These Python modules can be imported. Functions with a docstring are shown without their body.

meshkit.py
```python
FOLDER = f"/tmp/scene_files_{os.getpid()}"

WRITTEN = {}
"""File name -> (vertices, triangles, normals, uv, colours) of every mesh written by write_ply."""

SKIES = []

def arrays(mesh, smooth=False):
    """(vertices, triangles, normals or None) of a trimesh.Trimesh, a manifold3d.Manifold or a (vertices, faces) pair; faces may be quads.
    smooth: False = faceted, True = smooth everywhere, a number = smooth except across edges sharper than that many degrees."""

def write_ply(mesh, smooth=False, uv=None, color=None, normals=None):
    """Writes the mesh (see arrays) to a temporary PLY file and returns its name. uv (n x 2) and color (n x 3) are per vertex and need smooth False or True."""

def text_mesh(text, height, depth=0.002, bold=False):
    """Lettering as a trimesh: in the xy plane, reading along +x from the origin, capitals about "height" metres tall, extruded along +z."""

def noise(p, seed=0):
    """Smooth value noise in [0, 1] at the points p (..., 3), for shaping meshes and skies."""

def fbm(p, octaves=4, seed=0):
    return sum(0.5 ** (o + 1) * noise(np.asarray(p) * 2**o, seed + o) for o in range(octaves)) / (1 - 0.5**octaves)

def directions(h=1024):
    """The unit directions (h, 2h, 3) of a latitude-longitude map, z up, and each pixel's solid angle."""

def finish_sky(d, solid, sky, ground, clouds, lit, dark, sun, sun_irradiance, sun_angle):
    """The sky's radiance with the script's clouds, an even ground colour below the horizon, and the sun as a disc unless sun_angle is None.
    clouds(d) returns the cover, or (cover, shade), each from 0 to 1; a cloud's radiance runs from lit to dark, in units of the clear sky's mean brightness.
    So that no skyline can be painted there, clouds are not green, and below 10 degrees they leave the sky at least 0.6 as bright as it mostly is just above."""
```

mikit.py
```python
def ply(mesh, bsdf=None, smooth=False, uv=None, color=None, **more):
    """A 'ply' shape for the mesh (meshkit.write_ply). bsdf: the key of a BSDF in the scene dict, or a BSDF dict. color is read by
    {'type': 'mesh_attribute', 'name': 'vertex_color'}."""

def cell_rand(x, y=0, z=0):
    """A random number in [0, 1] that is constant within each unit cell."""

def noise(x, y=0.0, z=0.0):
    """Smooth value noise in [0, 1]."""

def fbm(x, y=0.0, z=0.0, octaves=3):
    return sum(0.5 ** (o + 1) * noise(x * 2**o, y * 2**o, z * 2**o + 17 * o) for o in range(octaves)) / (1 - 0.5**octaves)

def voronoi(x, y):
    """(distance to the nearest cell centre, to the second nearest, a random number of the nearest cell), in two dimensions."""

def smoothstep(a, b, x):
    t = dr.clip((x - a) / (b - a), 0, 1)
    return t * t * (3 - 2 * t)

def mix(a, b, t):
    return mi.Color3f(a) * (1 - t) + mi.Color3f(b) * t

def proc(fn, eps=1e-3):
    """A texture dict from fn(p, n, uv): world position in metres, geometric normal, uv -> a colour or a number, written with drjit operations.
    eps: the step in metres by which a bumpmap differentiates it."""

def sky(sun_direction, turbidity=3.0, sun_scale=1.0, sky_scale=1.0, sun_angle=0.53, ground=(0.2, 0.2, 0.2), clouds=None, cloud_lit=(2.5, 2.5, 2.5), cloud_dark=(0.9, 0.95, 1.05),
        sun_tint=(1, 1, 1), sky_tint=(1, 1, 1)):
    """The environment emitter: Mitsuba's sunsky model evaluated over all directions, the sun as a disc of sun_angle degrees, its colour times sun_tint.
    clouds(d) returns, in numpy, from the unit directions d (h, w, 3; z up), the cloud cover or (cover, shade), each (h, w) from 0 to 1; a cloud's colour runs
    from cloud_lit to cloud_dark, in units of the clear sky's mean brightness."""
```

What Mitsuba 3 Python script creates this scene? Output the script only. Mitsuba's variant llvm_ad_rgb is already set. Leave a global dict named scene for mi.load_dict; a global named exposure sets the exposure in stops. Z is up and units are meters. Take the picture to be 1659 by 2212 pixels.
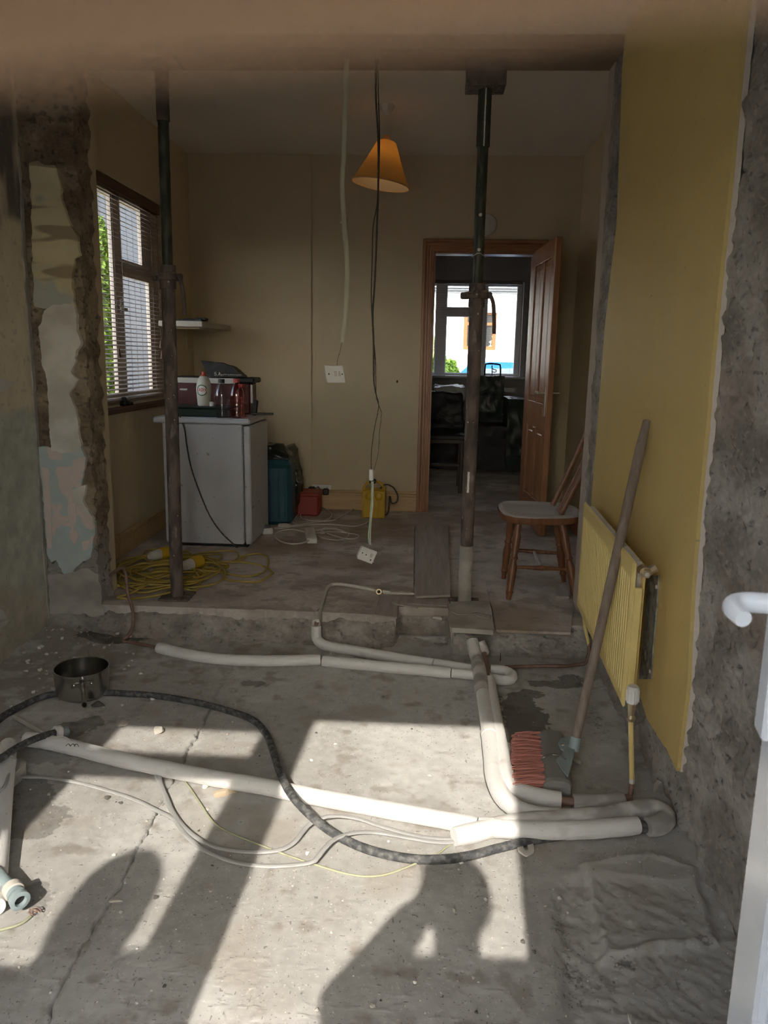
import math, random
import numpy as np, trimesh, mitsuba as mi, drjit as dr
import manifold3d as m3
import mikit, meshkit
from mikit import proc, noise, fbm, voronoi, smoothstep, mix
from shapely.geometry import Polygon, LineString, Point
from scipy.spatial import Delaunay

# ------------------------------------------------------------------ camera, sky, sun, exposure
EYE = 1.35          # height of the lens above the lower floor
CX, CY, FPX = 829.5, 1106.0, 1680.0
_d = np.array([671 - CX, 9490 - CY, FPX]); _d /= np.linalg.norm(_d)
_vy = CY - (_d[0] * (920 - CX) + _d[2] * FPX) / _d[1]
_f = np.array([920 - CX, _vy - CY, FPX]); _f /= np.linalg.norm(_f)
_x = np.cross(_d, _f)
CAM = np.array([_x, _f, -_d])                   # rows: world x, y, z in lens axes (right, down, forward)
_m = np.eye(4)
_m[:3, 0], _m[:3, 1], _m[:3, 2], _m[:3, 3] = -CAM[:, 0], -CAM[:, 1], CAM[:, 2], [0, 0, EYE]
exposure = 2.85
SUN_AZ, SUN_EL = 0.052, math.radians(35.9)       # tan of the sun's drift to the right, elevation
_h = np.array([SUN_AZ, 1.0, 0]); _h /= np.linalg.norm(_h)
SUN_DIR = [-_h[0] * math.cos(SUN_EL), -_h[1] * math.cos(SUN_EL), math.sin(SUN_EL)]


def _clouds(d):
    c = meshkit.fbm(d * 3.0 + 5.0, 4)
    return np.clip((c - 0.42) * 4.0, 0, 1) * 0.75


scene = {
    'camera': {'type': 'thinlens', 'fov': 2 * math.degrees(math.atan(829.5 / FPX)), 'fov_axis': 'x', 'aperture_radius': 0.0010,
               'focus_distance': 3.4, 'near_clip': 0.004, 'far_clip': 300.0, 'to_world': mi.ScalarTransform4f(_m)},
    'sky': mikit.sky(SUN_DIR, turbidity=4.0, sun_scale=0.80, sky_scale=4.3, sun_angle=0.6, sun_tint=(0.87, 1.0, 1.24), sky_tint=(1.12, 1.0, 0.88), ground=(0.25, 0.24, 0.22), clouds=_clouds,
                     cloud_lit=(2.4, 2.4, 2.4), cloud_dark=(1.0, 1.03, 1.1)),
}
labels = {}
rng = np.random.default_rng(7)

# ------------------------------------------------------------------ main measures (metres)
S = 0.1436                      # top of the upper floor
XL, XR, XF = -1.80, 0.78, 1.10    # left wall, right wall of the near room, right wall of the far room
Y1, Y2, YF = 3.55, 3.80, 6.07     # the removed wall stood from Y1 to Y2; far wall
ZC, ZB = 2.79, 2.605             # far ceiling, underside of the beam


def ray(px, py):
    return CAM @ np.array([px - CX, py - CY, FPX])


def floor_at(px, py, z=0.0):
    d = ray(px, py); return np.array([0, 0, EYE]) + d * ((z - EYE) / d[2])


def at_y(px, py, y):
    d = ray(px, py); return np.array([0, 0, EYE]) + d * (y / d[1])


def at_x(px, py, x):
    d = ray(px, py); return np.array([0, 0, EYE]) + d * (x / d[0])


# ------------------------------------------------------------------ scene bookkeeping
def numbered(key):
    if key not in used: used.add(key); return key
    i = 1
    while f'{key}_{i:03d}' in used: i += 1
    used.add(f'{key}_{i:03d}'); return f'{key}_{i:03d}'


used = set()


def thing(name, label, cat, group=None):
    k = numbered(name); labels[k] = {'label': label, 'category': cat}
    if group: labels[k]['group'] = group
    return k


def put(parent, name, mesh, mat, smooth=False, label=None, kind=None, **kw):
    k = numbered(f'{parent}__{name}')
    if hasattr(mesh, 'get'): scene[k] = {**mesh, 'bsdf': {'type': 'ref', 'id': mat}}
    else: scene[k] = mikit.ply(mesh, mat, smooth, **kw)
    if label or kind: labels[k] = {}
    if label: labels[k]['label'] = label
    if kind: labels[k]['kind'] = kind
    return k


def one(name, mesh, mat, label, cat, group=None, smooth=False, kind=None, **kw):
    k = thing(name, label, cat, group); scene[k] = mikit.ply(mesh, mat, smooth, **kw)
    if kind: labels[k]['kind'] = kind
    return k


def struct(name, mesh, mat, label, smooth=False):
    k = numbered(name)
    if mesh is not None: scene[k] = mikit.ply(mesh, mat, smooth)
    labels[k] = {'label': label, 'category': name.split('_')[0], 'kind': 'structure'}
    return k


# ------------------------------------------------------------------ mesh helpers
def cat(*ms):
    ms = [m for x in ms for m in (x if isinstance(x, (list, tuple)) else [x])]
    return trimesh.util.concatenate(ms)


def box(lo, hi):
    lo, hi = np.minimum(lo, hi), np.maximum(lo, hi)
    b = trimesh.creation.box(hi - lo); b.apply_translation((lo + hi) / 2); return b


def rbox(size, r=0.004, at=(0, 0, 0), rz=0, rx=0, ry=0):
    """a box with chamfered edges, its centre at the origin, then turned and moved"""
    s = np.asarray(size, float) / 2; r = min(r, s.min() * 0.49); v = []
    for sx in (-1, 1):
        for sy in (-1, 1):
            for sz in (-1, 1):
                k = np.array([sx, sy, sz])
                for a in range(3):
                    e = s - r; e[a] = s[a]; v.append(k * e)
    m = trimesh.convex.convex_hull(np.array(v))
    return turn(m, at, rz, rx, ry)


def turn(m, at=(0, 0, 0), rz=0, rx=0, ry=0):
    m = m.copy()
    for ang, ax in ((rx, [1, 0, 0]), (ry, [0, 1, 0]), (rz, [0, 0, 1])):
        if ang: m.apply_transform(trimesh.transformations.rotation_matrix(ang, ax))
    m.apply_translation(at); return m


def frame_of(t):
    a = np.cross(t, [0, 0, 1]) if abs(t[2]) < 0.9 else np.cross(t, [1, 0, 0])
    a /= np.linalg.norm(a); return a, np.cross(t, a)


def spline(pts, step=0.02):
    """Catmull-Rom curve through the points, resampled"""
    p = np.asarray(pts, float)
    if len(p) == 2:
        n = max(2, int(np.linalg.norm(p[1] - p[0]) / step) + 1); return p[0] + (p[1] - p[0]) * np.linspace(0, 1, n)[:, None]
    q = np.vstack([2 * p[0] - p[1], p, 2 * p[-1] - p[-2]]); out = []
    for i in range(1, len(q) - 2):
        n = max(2, int(np.linalg.norm(q[i + 1] - q[i]) / step)); t = np.linspace(0, 1, n, endpoint=False)[:, None]
        a, b, c, d = q[i - 1], q[i], q[i + 1], q[i + 2]
        out.append(0.5 * (2 * b + (c - a) * t + (2 * a - 5 * b + 4 * c - d) * t ** 2 + (3 * b - a - 3 * c + d) * t ** 3))
    return np.vstack(out + [p[-1:]])


def tube(path, r, n=12, flat=1.0, cap=True, up=None):
    """a swept tube; r may be a list along the path; flat squashes the section along its second axis"""
    p = np.asarray(path, float); k = len(p); r = np.broadcast_to(r, (k,))
    t = np.gradient(p, axis=0); t /= np.linalg.norm(t, axis=1, keepdims=True) + 1e-12
    a, b = frame_of(t[0])
    if up is not None: a = np.cross(t[0], up); a /= np.linalg.norm(a) + 1e-12; b = np.cross(t[0], a)
    rings, th = [], np.arange(n) * 2 * np.pi / n
    for i in range(k):
        if up is not None: a = np.cross(t[i], up)
        else: a = a - t[i] * (a @ t[i])
        a = a / (np.linalg.norm(a) + 1e-12); b = np.cross(t[i], a)
        rings.append(p[i] + r[i] * (np.cos(th)[:, None] * a + flat * np.sin(th)[:, None] * b))
    v = np.vstack(rings); f = []
    for i in range(k - 1):
        j = np.arange(n); j2 = (j + 1) % n
        f += [np.stack([i * n + j, i * n + j2, (i + 1) * n + j2], 1), np.stack([i * n + j, (i + 1) * n + j2, (i + 1) * n + j], 1)]
    if cap:
        v = np.vstack([v, p[0], p[-1]]); j = np.arange(n); j2 = (j + 1) % n
        f += [np.stack([j2, j, np.full(n, k * n)], 1), np.stack([(k - 1) * n + j, (k - 1) * n + j2, np.full(n, k * n + 1)], 1)]
    m = trimesh.Trimesh(v, np.vstack(f), process=False); m.fix_normals() if k < 4 else None
    return m


def rod(a, b, r, n=14):
    return tube([a, b], r, n)


def lathe(prof, n=32, at=(0, 0, 0), rx=0, ry=0, rz=0):
    """profile of (radius, height) turned about z"""
    prof = np.asarray(prof, float); th = np.arange(n) * 2 * np.pi / n
    v = np.vstack([np.stack([r * np.cos(th), r * np.sin(th), np.full(n, z)], 1) for r, z in prof]); f = []
    for i in range(len(prof) - 1):
        j = np.arange(n); j2 = (j + 1) % n
        f += [np.stack([i * n + j, i * n + j2, (i + 1) * n + j2], 1), np.stack([i * n + j, (i + 1) * n + j2, (i + 1) * n + j], 1)]
    m = trimesh.Trimesh(v, np.vstack(f), process=False); m.merge_vertices(); m.update_faces(m.nondegenerate_faces())
    return turn(m, at, rz, rx, ry)


def align(m, a, b):
    """moves a mesh built along +z so that z runs from a towards b"""
    a, b = np.asarray(a, float), np.asarray(b, float); z = (b - a) / np.linalg.norm(b - a); x, y = frame_of(z)
    T = np.eye(4); T[:3, 0], T[:3, 1], T[:3, 2], T[:3, 3] = x, np.cross(z, x), z, a
    m = m.copy(); m.apply_transform(T); return m


def prism(poly, d):
    poly = poly if isinstance(poly, Polygon) else Polygon(poly)
    poly = poly.buffer(0)
    if poly.geom_type != 'Polygon': poly = max(poly.geoms, key=lambda g: g.area)
    return trimesh.creation.extrude_polygon(poly, d, engine='earcut')


def ragged(pts, step=0.012, amp=0.006, seed=0):
    """a polygon whose outline is broken up by noise"""
    g = Polygon(pts).buffer(0)
    if g.geom_type != 'Polygon': g = max(g.geoms, key=lambda q: q.area)
    r = g.exterior; n = max(8, int(r.length / step)); p = np.array([r.interpolate(i / n, True).coords[0] for i in range(n)])
    q = np.c_[p / 0.03, np.full(n, seed * 3.7)]
    p = p + amp * 2 * np.c_[meshkit.fbm(q, 3, seed) - 0.5, meshkit.fbm(q + 40, 3, seed) - 0.5]
    g = Polygon(p).buffer(0)
    return max(g.geoms, key=lambda q: q.area) if g.geom_type != 'Polygon' else g


def on_y(poly, y, thick):        # polygon in (x, z) standing at depth y, thick towards the door
    m = prism(poly, thick); v = m.vertices.copy(); m.vertices = np.c_[v[:, 0], y - v[:, 2], v[:, 1]]; m.fix_normals(); return m


def on_x(poly, x, thick):        # polygon in (y, z) on a wall at x, thick towards -x
    m = prism(poly, thick); v = m.vertices.copy(); m.vertices = np.c_[x - v[:, 2], v[:, 0], v[:, 1]]; m.fix_normals(); return m


def on_z(poly, z, thick):        # polygon in (x, y) lying at z, thick upwards
    m = prism(poly, thick); m.apply_translation([0, 0, z]); return m


def rough(m, step, amp, freq=30, seed=0, octaves=4):
    """subdivides a mesh and pushes its points about with noise"""
    v, f = trimesh.remesh.subdivide_to_size(m.vertices, m.faces, step, max_iter=14)
    m = trimesh.Trimesh(v, f, process=False); m.merge_vertices()
    p = np.array(m.vertices) * freq
    d = np.stack([meshkit.fbm(p + 31 * k, octaves, seed + 9 * k) for k in range(3)], 1) - 0.5
    m.vertices = np.array(m.vertices) + 2 * amp * d; return m


def stone(r, seed, squash=(1, 1, 0.6)):
    g = np.random.default_rng(seed); q = g.normal(size=(14, 3)); q /= np.linalg.norm(q, axis=1, keepdims=True)
    return trimesh.convex.convex_hull(q * r * g.uniform(0.7, 1.05, (14, 1)) * np.array(squash))


def grid(fn, nu, nv):
    """a sheet from fn(u, v) -> point arrays"""
    u, v = np.meshgrid(np.linspace(0, 1, nu), np.linspace(0, 1, nv), indexing='ij')
    p = fn(u.ravel(), v.ravel()); i = np.arange(nu * nv).reshape(nu, nv)
    a, b, c, d = i[:-1, :-1].ravel(), i[1:, :-1].ravel(), i[1:, 1:].ravel(), i[:-1, 1:].ravel()
    return trimesh.Trimesh(p, np.vstack([np.c_[a, b, c], np.c_[a, c, d]]), process=False)


def wall_with_holes(axis, at, thick, rect, holes):
    """a wall slab; axis 'y': spans x,z at depth at..at+thick; axis 'x': spans y,z"""
    a0, a1, z0, z1 = rect; g = Polygon([(a0, z0), (a1, z0), (a1, z1), (a0, z1)])
    for h0, h1, k0, k1 in holes: g = g.difference(Polygon([(h0, k0), (h1, k0), (h1, k1), (h0, k1)]))
    m = trimesh.creation.extrude_polygon(g, thick, engine='earcut'); v = m.vertices.copy()
    m.vertices = np.c_[v[:, 0], at + v[:, 2], v[:, 1]] if axis == 'y' else np.c_[at + v[:, 2], v[:, 0], v[:, 1]]
    m.fix_normals(); return m
# ------------------------------------------------------------------ materials
def mat(name, color, rough=0.7, metallic=0.0, spec=0.4, bump=None, bscale=1.0, eps=1e-3, **kw):
    c = proc(color) if callable(color) else {'type': 'rgb', 'value': list(color)}
    b = {'type': 'principled', 'base_color': c, 'roughness': rough, 'metallic': metallic, 'specular': spec, **kw}
    if bump is not None: b = {'type': 'bumpmap', 'scale': bscale, 'arbitrary': proc(bump, eps), 'bsdf': b}
    scene[name] = {'type': 'twosided', 'bsdf': b}
    return name


def spots(p, lst, warp=0.03, freq=22.0):
    """wet or dirty patches: (x, y, half width, half depth, strength) on the floor, outline broken by noise"""
    wx = p.x + warp * 2 * (fbm(p.x * freq, p.y * freq, 3.0) - 0.5) + warp * (noise(p.x * 80, p.y * 80, 7) - 0.5)
    wy = p.y + warp * 2 * (fbm(p.x * freq + 50, p.y * freq, 9.0) - 0.5)
    s = mi.Float(0)
    for x, y, a, b, k in lst:
        d = dr.sqrt(dr.square((wx - x) / a) + dr.square((wy - y) / b))
        s = dr.maximum(s, k * (1 - smoothstep(0.93, 1.05, d)))
    return s


def F(px, py, a, b, k, z=0.0):
    q = floor_at(px, py, z); return (float(q[0]), float(q[1]), a, b, k)


WET = [F(1128, 1540, .085, .20, .8), F(1105, 1585, .05, .07, .75), F(1140, 1500, .06, .05, .75), F(1190, 1478, .10, .035, .7), F(1235, 1470, .06, .06, .72), F(255, 1372, .19, .12, .85), F(238, 1348, .09, .08, .88), F(200, 1372, .07, .06, .75),
       F(210, 1385, .10, .05, .7), F(310, 1360, .09, .08, .7), F(45, 1745, .10, .13, .55), F(75, 1775, .08, .10, .5), F(40, 1700, .10, .09, .55), F(165, 1575, .07, .07, .55), F(110, 1620, .12, .10, .4),
       F(545, 1478, .05, .035, .5), F(200, 1560, .06, .05, .5), F(70, 1935, .06, .05, .35), F(140, 1290, .01, .01, .0)]


DIRT = [F(1350, 2072, .035, .022, .9), F(1320, 2110, .06, .03, .6), F(1450, 2120, .10, .04, .5), F(1520, 2030, .04, .02, .7), F(1215, 2010, .04, .10, .55), F(1245, 2110, .05, .12, .6), F(1420, 1900, .08, .02, .5), F(985, 2110, .03, .02, .6), F(300, 2115, .02, .01, .7), F(330, 1358, .10, .05, .6), F(200, 1350, .10, .06, .5), F(1290, 1560, .05, .25, .6)]


def concrete(p, n, uv):
    a = fbm(p.x * 3, p.y * 3, p.z * 3, 4); b = fbm(p.x * 40, p.y * 40, p.z * 40, 3)
    c = mix((.385, .375, .358), (.485, .477, .462), smoothstep(.35, .68, a)) * (0.88 + 0.24 * b)
    g = noise(p.x * 260, p.y * 260, p.z * 260)
    c = mix(c, (.62, .60, .56), smoothstep(.86, .93, g) * .6)
    c = mix(c, (.15, .14, .13), smoothstep(.88, .94, noise(p.x * 170 + 9, p.y * 170, p.z * 170)) * .7)
    rustd = smoothstep(.60, .78, fbm(p.x * 5 + 30, p.y * 5, 2.0)) * .35
    c = mix(c, (.31, .265, .21), rustd)
    d = mi.Float(0)
    for x, y, a_, b_, k in DIRT: d = dr.maximum(d, k * dr.exp(-dr.square((p.x - x) / a_) - dr.square((p.y - y) / b_)))
    c = mix(c, (.12, .113, .105), smoothstep(.60, .80, .50 * d + .70 * fbm(p.x * 150, p.y * 150, 4.0, 4)) * .65)
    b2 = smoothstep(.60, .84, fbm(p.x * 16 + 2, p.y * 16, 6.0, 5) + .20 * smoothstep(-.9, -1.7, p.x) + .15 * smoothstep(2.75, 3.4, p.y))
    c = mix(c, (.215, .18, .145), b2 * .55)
    w = spots(p, WET)
    return c * (1 - .80 * w) + mi.Color3f(.012, .009, .004) * w


def grain(p, n, uv):
    return fbm(p.x * 120, p.y * 120, p.z * 120, 3) + 1.2 * smoothstep(.62, .85, noise(p.x * 75 + 3, p.y * 75, p.z * 75))


def upper(p, n, uv):
    a = fbm(p.x * 4, p.y * 4, 1.0, 4); b = fbm(p.x * 60, p.y * 60, p.z * 60, 2)
    c = mix((.35, .305, .275), (.50, .455, .42), smoothstep(.3, .7, a)) * (.85 + .3 * b)
    c = mix(c, (.27, .19, .125), smoothstep(.50, .75, fbm(p.x * 2.3 + 8, p.y * 3.1, 5.0, 3)) * .6)
    c = mix(c, (.22, .19, .17), smoothstep(.58, .70, fbm(p.x * 11 + 4, p.y * 16, 7.0, 4)) * .45)
    c = mix(c, (.55, .53, .50), smoothstep(.92, .97, noise(p.x * 120, p.y * 120, 4.0)) * .6)
    return c


def rubble(p, n, uv):
    a = fbm(p.x * 7, p.y * 7, p.z * 7, 4); g = noise(p.x * 45, p.y * 45, p.z * 45)
    c = mix((.215, .195, .175), (.36, .335, .31), smoothstep(.32, .68, a))
    c = c * (.78 + .44 * fbm(p.x * 70, p.y * 70, p.z * 70, 3))
    c = mix(c, (.46, .42, .37), smoothstep(.58, .78, fbm(p.x * 62, p.y * 62, p.z * 62, 4)) * .35)
    c = mix(c, (.10, .09, .08), smoothstep(.64, .76, fbm(p.x * 58 + 20, p.y * 58, p.z * 58, 4)) * .6)
    return mix(c, (.31, .24, .20), smoothstep(.6, .75, fbm(p.x * 4 + 3, p.y * 4, p.z * 4 + 7)) * .5)


def rubble_b(p, n, uv):
    return fbm(p.x * 55, p.y * 55, p.z * 55, 5) - .8 * smoothstep(.58, .72, fbm(p.x * 58 + 20, p.y * 58, p.z * 58, 4))


def brown_rubble(p, n, uv):
    a = fbm(p.x * 9, p.y * 9, p.z * 9, 4); low = smoothstep(.62, .22, p.z + .15 * (a - .5))
    c = mix((.175, .128, .085), (.30, .235, .165), smoothstep(.3, .7, a))
    c = mix(c, mix((.24, .22, .20), (.36, .34, .32), a), low)
    c = c * (.75 + .5 * fbm(p.x * 80, p.y * 80, p.z * 80, 3))
    return mix(c, (.075, .06, .045), smoothstep(.62, .70, fbm(p.x * 40, p.y * 40, p.z * 40, 3)) * .7)


def ochre(p, n, uv):
    a = fbm(p.x * 3, p.y * 3, p.z * 1.5, 3)
    c = mix((.54, .405, .155), (.60, .46, .19), a)
    c = mix(c, (.66, .58, .36), smoothstep(.965, .99, noise(p.y * 60, p.z * 24, 3.0)) * .5)
    k = smoothstep(.975, .99, noise(p.y * 45 + 7, p.z * 35, 9.0))
    return mix(c, (.22, .17, .09), k * .6)


def cream(p, n, uv):
    a = fbm(p.x * 1.5, p.y * 1.5, p.z * 1.5, 3)
    return mix((.52, .42, .275), (.57, .47, .32), a)


def old_plaster(p, n, uv):
    a = fbm(p.x * 3, p.y * 3, p.z * 3, 4); b = fbm(p.y * 18, p.z * 18, 2.0, 3)
    q = p.z + .12 * (fbm(p.y * 6, p.z * 6, 8.0, 3) - .5)
    c = mix((.53, .455, .33), (.61, .535, .40), a)
    c = mix(c, mix((.37, .385, .32), (.47, .47, .39), b), smoothstep(1.13, 1.05, q))
    c = mix(c, mix((.40, .36, .28), (.46, .42, .34), b), smoothstep(.46, .38, q + .35 * (p.y - 2.9)))
    t = smoothstep(1.86, 1.93, q) * smoothstep(.30, .62, fbm(p.y * 9 + 4, p.z * 3, 1.0, 3))
    c = mix(c, (.15, .135, .12), t)
    return mix(c, (.30, .27, .24), smoothstep(.78, .9, noise(p.y * 60, p.z * 60, 6.0)) * .35) * (.9 + .2 * b)


def wood_fn(lo, hi, ax):
    def fn(p, n, uv):
        u, v, w = {'z': (p.x, p.y, p.z), 'x': (p.y, p.z, p.x), 'y': (p.x, p.z, p.y)}[ax]
        g = fbm(u * 60, v * 60, w * 3, 3); r = fbm(u * 12 + 5, v * 12, w * .8, 2)
        c = mix(lo, hi, smoothstep(.25, .75, .6 * g + .4 * r))
        return c * (.9 + .2 * noise(u * 300, v * 300, w * 12))
    return fn


def rust(p, n, uv):
    a = fbm(p.x * 30, p.y * 30, p.z * 9, 4)
    c = mix((.075, .058, .052), (.15, .115, .10), smoothstep(.3, .7, a))
    c = mix(c, (.28, .26, .24), smoothstep(.62, .80, fbm(p.x * 50 + 4, p.y * 50, p.z * 14, 3)) * .5)
    return mix(c, (.60, .57, .52), smoothstep(.90, .95, noise(p.x * 90, p.y * 90, p.z * 60)) * .7)


def green_steel(p, n, uv):
    a = fbm(p.x * 40, p.y * 40, p.z * 12, 3)
    return mix((.035, .042, .030), (.085, .085, .06), smoothstep(.4, .75, a))


def foam(p, n, uv):
    a = fbm(p.x * 14, p.y * 14, p.z * 14, 3); b = noise(p.x * 90, p.y * 90, p.z * 90)
    c = mix((.60, .59, .575), (.68, .675, .665), a)
    return mix(c, (.40, .375, .34), smoothstep(.60, .80, a) * .45 + smoothstep(.88, .95, b) * .5)


def grey_foam(p, n, uv):
    a = fbm(p.x * 16 + 3, p.y * 16, p.z * 16, 3)
    return mix((.30, .285, .27), (.52, .505, .49), smoothstep(.32, .62, a))


def dusty_black(p, n, uv):
    a = fbm(p.x * 70, p.y * 70, p.z * 70, 4)
    return mix((.05, .053, .058), (.15, .148, .142), smoothstep(.3, .8, a)) * (.8 + .4 * noise(p.x * 190, p.y * 190, p.z * 190))


def stain_white(p, n, uv):
    a = fbm(p.x * 8, p.y * 8, p.z * 8, 3)
    c = mix((.44, .445, .46), (.50, .505, .52), a)
    return mix(c, (.26, .19, .13), smoothstep(.76, .82, fbm(p.x * 30, p.y * 30, p.z * 30, 4)) * .7)


def leaf_fn(p, n, uv):
    return mix((.10, .22, .02), (.35, .52, .08), noise(p.x * 40, p.y * 40, p.z * 40))


def skim(p, n, uv):
    a = fbm(p.x * 8, 2.0, p.z * 8, 4)
    return mix((.50, .465, .40), (.64, .605, .545), smoothstep(.3, .7, a))


def patchy_cream(p, n, uv):
    a = fbm(p.x * 6, 2.0, p.z * 9, 4)
    c = mix((.54, .46, .285), (.64, .565, .37), smoothstep(.3, .7, a))
    c = mix(c, (.42, .43, .365), smoothstep(.66, .80, fbm(p.x * 7 + 2, 5.0, p.z * 7, 3) + .35 * smoothstep(1.72, 1.60, p.z)))
    return mix(c, (.22, .16, .10), smoothstep(.60, .68, fbm(p.x * 2.5, 1.0, p.z * 13 + 3, 3)) * .7)


def blue_fn(p, n, uv):
    a = fbm(p.x * 9, 3.0, p.z * 9, 4)
    c = mix((.37, .43, .415), (.45, .50, .48), a)
    return mix(c, (.56, .47, .42), smoothstep(.63, .66, fbm(p.x * 11 + 8, 1.0, p.z * 8, 3)))


mat('m_concrete', concrete, .85, spec=.25, bump=grain, bscale=.0008)
mat('m_upper', upper, .85, spec=.25)
mat('m_rubble', rubble, .92, spec=.2, bump=rubble_b, bscale=.010)
mat('m_brown_rubble', brown_rubble, .92, spec=.2, bump=rubble_b, bscale=.010)
mat('m_ochre', ochre, .55, spec=.4)
mat('m_plaster_edge', (.62, .55, .48), .9)
mat('m_cream', cream, .8, spec=.25)
mat('m_cream_reveal', (.40, .33, .27), .85, spec=.2)
mat('m_ceiling', (.62, .56, .47), .85, spec=.2)
mat('m_old_plaster', old_plaster, .85, spec=.2)
def lumpy(p, n, uv):
    return fbm(p.x * 18, p.y * 18, p.z * 18, 4) - .5 * smoothstep(.52, .50, fbm(p.x * 9 + 3, 4.0, p.z * 14, 3))


mat('m_skim', skim, .9, spec=.2, bump=lumpy, bscale=.010)
mat('m_patchy_cream', patchy_cream, .9, spec=.2, bump=lumpy, bscale=.008)
mat('m_blue_paint', blue_fn, .6, spec=.3)
mat('m_pink_paint', (.56, .47, .42), .75)
mat('m_pine', wood_fn((.265, .115, .050), (.36, .17, .078), 'z'), .35, spec=.5)
mat('m_pine_flat', wood_fn((.265, .115, .050), (.36, .17, .078), 'x'), .35, spec=.5)
mat('m_skirting', wood_fn((.42, .27, .13), (.52, .36, .19), 'x'), .5)
mat('m_cement', lambda p, n, uv: mix((.27, .25, .22), (.40, .375, .335), smoothstep(.3, .7, fbm(p.x * 10, p.y * 10, p.z * 10, 4))), .9, spec=.2)
mat('m_block', (.21, .205, .195), .85, spec=.2)
mat('m_car_glass', (.22, .27, .30), .12, spec=.6)
mat('m_chair', wood_fn((.135, .056, .026), (.205, .09, .042), 'z'), .42, spec=.5)
mat('m_dusty_wood', wood_fn((.36, .33, .31), (.46, .42, .40), 'x'), .9, spec=.15)
mat('m_handle_wood', wood_fn((.165, .125, .10), (.25, .20, .165), 'z'), .75)
mat('m_board', wood_fn((.29, .25, .225), (.37, .33, .30), 'y'), .9, spec=.15)
mat('m_beam', (.20, .145, .10), .85, spec=.2)
mat('m_rust', rust, .8, spec=.25)
mat('m_green_steel', green_steel, .5, spec=.4)
mat('m_foam', foam, .7, spec=.3)
mat('m_grey_foam', grey_foam, .8, spec=.25)
mat('m_dusty_black', dusty_black, .65, spec=.3)
mat('m_fridge', stain_white, .4, spec=.5)
mat('m_leaf', leaf_fn, .6)
mat('m_white_plastic', (.66, .65, .62), .35)
mat('m_upvc', (.56, .59, .635), .22, spec=.5)
mat('m_upvc_edge', (.48, .47, .42), .5)
mat('m_gasket', (.11, .12, .125), .7)
mat('m_off_white', (.52, .49, .44), .5)
mat('m_cable_white', (.55, .51, .46), .5)
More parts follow.
